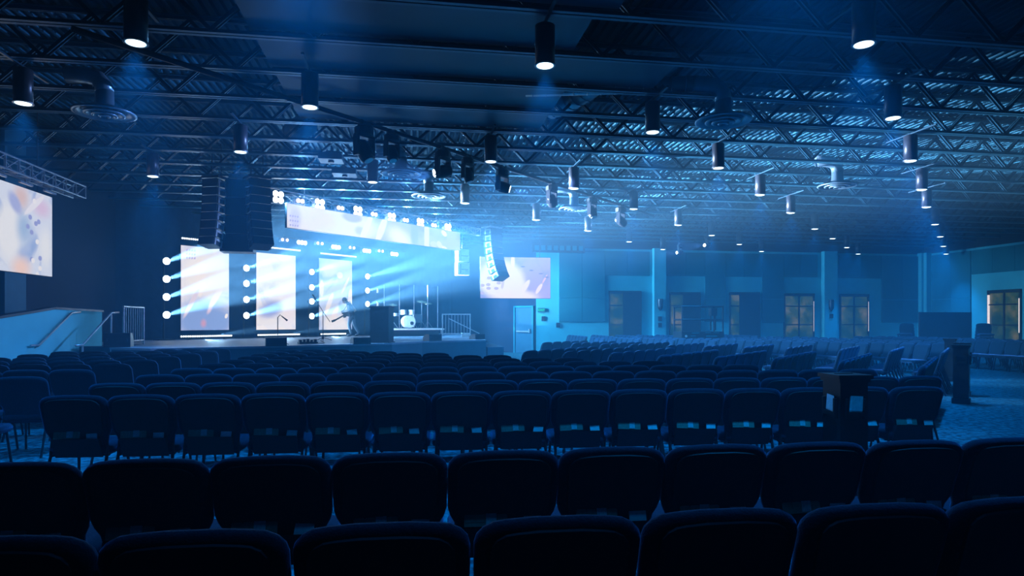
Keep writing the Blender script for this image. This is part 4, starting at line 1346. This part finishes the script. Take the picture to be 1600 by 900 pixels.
def chair_near():
    t = empty('stacking_chair', (0, 0, -50), 0, 'dark padded chair', 'chair')
    inst('backrest', BACK, t)
    inst('back_shell', SHELL, t)
    inst('seat', SEAT, t)
    inst('seat_frame', FRAME, t)
    inst('book_pocket', POCKET, t)
    for l in LEGS:
        inst('leg', l, t)
    return t


def chair_mid():
    t = empty('stacking_chair', (0, 0, -50), 0, 'dark padded chair', 'chair')
    inst('backrest', BACK, t)
    inst('seat', SEAT, t)
    for l in LEGS:
        inst('leg', l, t)
    return t


# simple far chair, still with back, seat and legs, as one mesh
PL = [PTS[i] for i in (0, 2, 4, 5, 6, 8, 10, 11)] + [(-PTS[i][0], PTS[i][1]) for i in (11, 10, 8, 6, 5, 4, 2, 0)]
far = rings_mesh(PL, [(0.03, -0.014), (0.0, 0.0), (0.0, 0.035), (0.04, 0.065)])
s_ = seat_mb()
far.add(s_.v, s_.f)
for sx in (-1, 1):
    far.bar((sx * 0.2, 0.5, 0.39), (sx * 0.225, 0.55, 0.0), 0.025, 0.025)
    far.bar((sx * 0.22, 0.12, 0.4), (sx * 0.23, -0.02, 0.0), 0.025, 0.025)
FAR = far.mesh('stacking_chair', M_FABRIC)

CP = 0.53
NEAR, MID = chair_near(), chair_mid()
used = {}
chairs_far_stuff = []


def put_chair(kind, x, y, rz, lab, group):
    if kind in ('near', 'mid'):
        src = NEAR if kind == 'near' else MID
        if kind not in used:
            used[kind] = True
            src.location = (x, y, 0)
            src.rotation_euler = (0, 0, rz)
            src['label'] = lab
            src['group'] = group
            return src
        return dup(src, (x, y, 0), rz, lab, group)
    o = inst('stacking_chair', FAR, None, (x, y, 0), rz)
    return tag(o, lab, 'chair', group)


# printed card strip and envelope in the book pockets
STRIP = MB().box((0, 0, 0.052), (0.205, 0.002, 0.106)).mesh('backing', M_CARD)
CARDP = [MB().box((0, -0.002, 0), (0.044, 0.002, 0.07)).mesh('card', M_CARD), MB().box((0, -0.004, -0.006), (0.05, 0.002, 0.086)).mesh('card', M_CARD2)]
ENV = MB().box((0, 0, 0.035), (0.085, 0.006, 0.07)).mesh('envelope', M_PAPER)


def cards(x, y, rz, where):
    R = Matrix.Rotation(rz, 3, 'Z')
    p = R @ Vector((-0.075 + random.uniform(-0.01, 0.01), lean_y(0.55) - 0.045, 0.53))
    t = empty('card_strip', (x + p.x, y + p.y, p.z), rz, 'printed card strip in %s' % where, 'card strip', 'card strips in the chair pockets')
    t.rotation_euler = (math.radians(-12), random.uniform(-0.05, 0.05), rz)
    inst('backing', STRIP, t)
    for k in range(4):
        inst('card', CARDP[1 if k == 2 else 0], t, (-0.075 + 0.05 * k, 0, 0.055))
    p = R @ Vector((0.135 + random.uniform(-0.01, 0.01), lean_y(0.54) - 0.045, 0.512))
    o = inst('envelope', ENV, None, (x + p.x, y + p.y, p.z))
    o.rotation_euler = (math.radians(-14), random.uniform(-0.2, 0.2), rz)
    tag(o, 'pale envelope in %s' % where, 'envelope', 'envelopes in the chair pockets')


def block_row(y0, slope, xa, nch, kind, rowname, end, group, with_cards=False, pitch=CP):
    for k in range(nch):
        x = xa + pitch * (k + 0.5)
        y = y0 + slope * x + random.uniform(-0.012, 0.012)
        rz = math.atan(slope) + random.uniform(-0.015, 0.015)
        lab = 'dark padded chair, %s from the left in %s' % (ORD[k], rowname)
        put_chair(kind, x, y, rz, lab, group)
        if with_cards:
            cards(x, y, rz, 'chair %s from the left, %s' % (ORD[k], 'second row from camera' if y0 < 4 else 'first row past aisle'))


# rows nearest the camera
block_row(1.95, -0.028, -0.36 - 4 * 0.54, 9, 'near', 'the row nearest the camera', None, 'chairs in the rear block', False, 0.54)
block_row(2.98, -0.028, -0.37 - 5 * CP, 13, 'near', 'the second row from the camera', None, 'chairs in the rear block', True)
# middle block behind the cross aisle
mid_rows = [(5.59, -0.376 - 5 * CP, 15), (6.65, -3.15, 17), (7.7, -3.13, 17), (8.68, -3.1, 15), (9.58, -3.05, 13), (10.52, -3.0, 11), (11.5, -3.0, 9), (12.4, -3.0, 7), (13.2, -2.95, 5), (14.1, -2.9, 3)]
for i, (y0, xa, nch) in enumerate(mid_rows):
    nm = 'the first row beyond the cross aisle' if i == 0 else 'the %s row beyond the cross aisle' % ORD[i]
    block_row(y0, -0.055, xa, nch, 'near' if i < 2 else 'mid' if i < 4 else 'far', nm, None, 'chairs in the middle block', i == 0)
# left block, right ends in line at X = -4
for i, y in enumerate((6.7, 7.78, 8.85, 9.95, 10.9, 11.9, 13.0, 14.1, 15.0)):
    for k in range(6 if i < 8 else 3):
        x = -4.0 - CP * (k + 0.5)
        put_chair('mid' if i < 3 else 'far', x, y, random.uniform(-0.02, 0.02), 'dark padded chair, %s from the aisle in the %s row of the left block' % (ORD[k], ORD[i]), 'chairs in the left block')
# slanted blocks facing the stage: a along (1,1), s along (1,-1)
def diag_chair(a, s, kind, lab, group):
    x, y = (a + s) * R2, (a - s) * R2
    put_chair(kind, x, y, DIAG + random.uniform(-0.015, 0.015), lab, group)


for i, s in enumerate((-0.62, -1.72, -2.75, -3.65, -4.6, -5.75, -6.7, -7.55)):
    a0 = (10.35, 11.05, 11.2, 10.95, 10.75, 11.1, 10.95, 10.75)[i]
    for k in range(6):
        diag_chair(a0 + CP * (k + 0.5), s, 'near' if i < 3 else 'mid' if i < 5 else 'far',
                   'dark padded chair, %s from the near end of the %s slanted row' % (ORD[k], ORD[i]), 'chairs in the near slanted block')
for i, s in enumerate((-0.6, -1.5, -2.45, -3.55, -4.5, -5.45, -6.4, -7.45, -8.3, -9.2, -10.2)):
    for k in range(5):
        diag_chair(15.45 + CP * (k + 0.5), s, 'far', 'dark padded chair, %s from the aisle, %s far slanted row' % (ORD[k], ORD[i]), 'chairs in the far slanted block')
# right block facing left (mirror of the middle block about the stage axis)
right = []
AX = 21.07
for i, (y0, xa, nch) in enumerate(mid_rows):
    for k in range(nch):
        x = xa + CP * (k + 0.5)
        y = y0 - 0.055 * x
        right.append((AX - y, AX - x, i, nch - 1 - k))
for r_, y0 in enumerate((2.98, 1.95, 1.0)):
    for k in range(16):
        x = -3.0 + CP * (k + 0.5)
        right.append((AX - y0, AX - x, 20 + r_, 15 - k))
for i, y in enumerate((6.7, 7.78, 8.85, 9.95, 10.9, 11.9, 13.0, 14.1)):
    for k in range(6):
        right.append((AX - y, AX + 4.0 + CP * (k + 0.5), 40 + i, k))
COUNT = sum(1 for o in bpy.data.objects if o.name.startswith('stacking_chair'))


def dist(c):
    return math.hypot(c[0], c[1])


right.sort(key=dist)
left_over = max(0, 306 - COUNT)
stuff = MB()
for c in right:
    x, y, i, k = c
    rz = PI / 2 + random.uniform(-0.02, 0.02)
    if 9.9 < x < 12.1 and 22.7 < y < 24.6:
        continue
    if left_over > 0 and i < 30:
        left_over -= 1
        rn = ('%s row of right-hand seats' % ORD[i]) if i < 20 else ('%s row past the right-hand cross aisle' % ORD[i - 20])
        o = put_chair('far', x, y, rz, 'dark chair facing left, %s from the aisle, %s' % (ORD[k], rn), 'chairs in the right block')
    else:
        R = Matrix.Rotation(rz, 3, 'Z')
        stuff.add([R @ v.co + Vector((x, y, 0)) for v in FAR.vertices], [tuple(p.vertices) for p in FAR.polygons])
tag(stuff.build('far_chairs', M_FABRIC), 'rows of dark padded chairs facing left across the far right of the hall', 'chairs', kind='stuff')
# stacks of chairs by the right wall
for (x, y, rz, lab) in ((21.0, 24.6, 2.2, 'left of the dark partition'), (23.6, 23.6, 2.6, 'right of the dark partition')):
    for k in range(5):
        o = inst('stacking_chair', FAR, None, (x - 0.05 * k * math.sin(rz), y + 0.05 * k * math.cos(rz), 0.13 * k), rz)
        tag(o, 'dark chair in the stack %s, %s from the floor' % (lab, ORD[k]), 'chair', 'stacked chairs by the right wall')
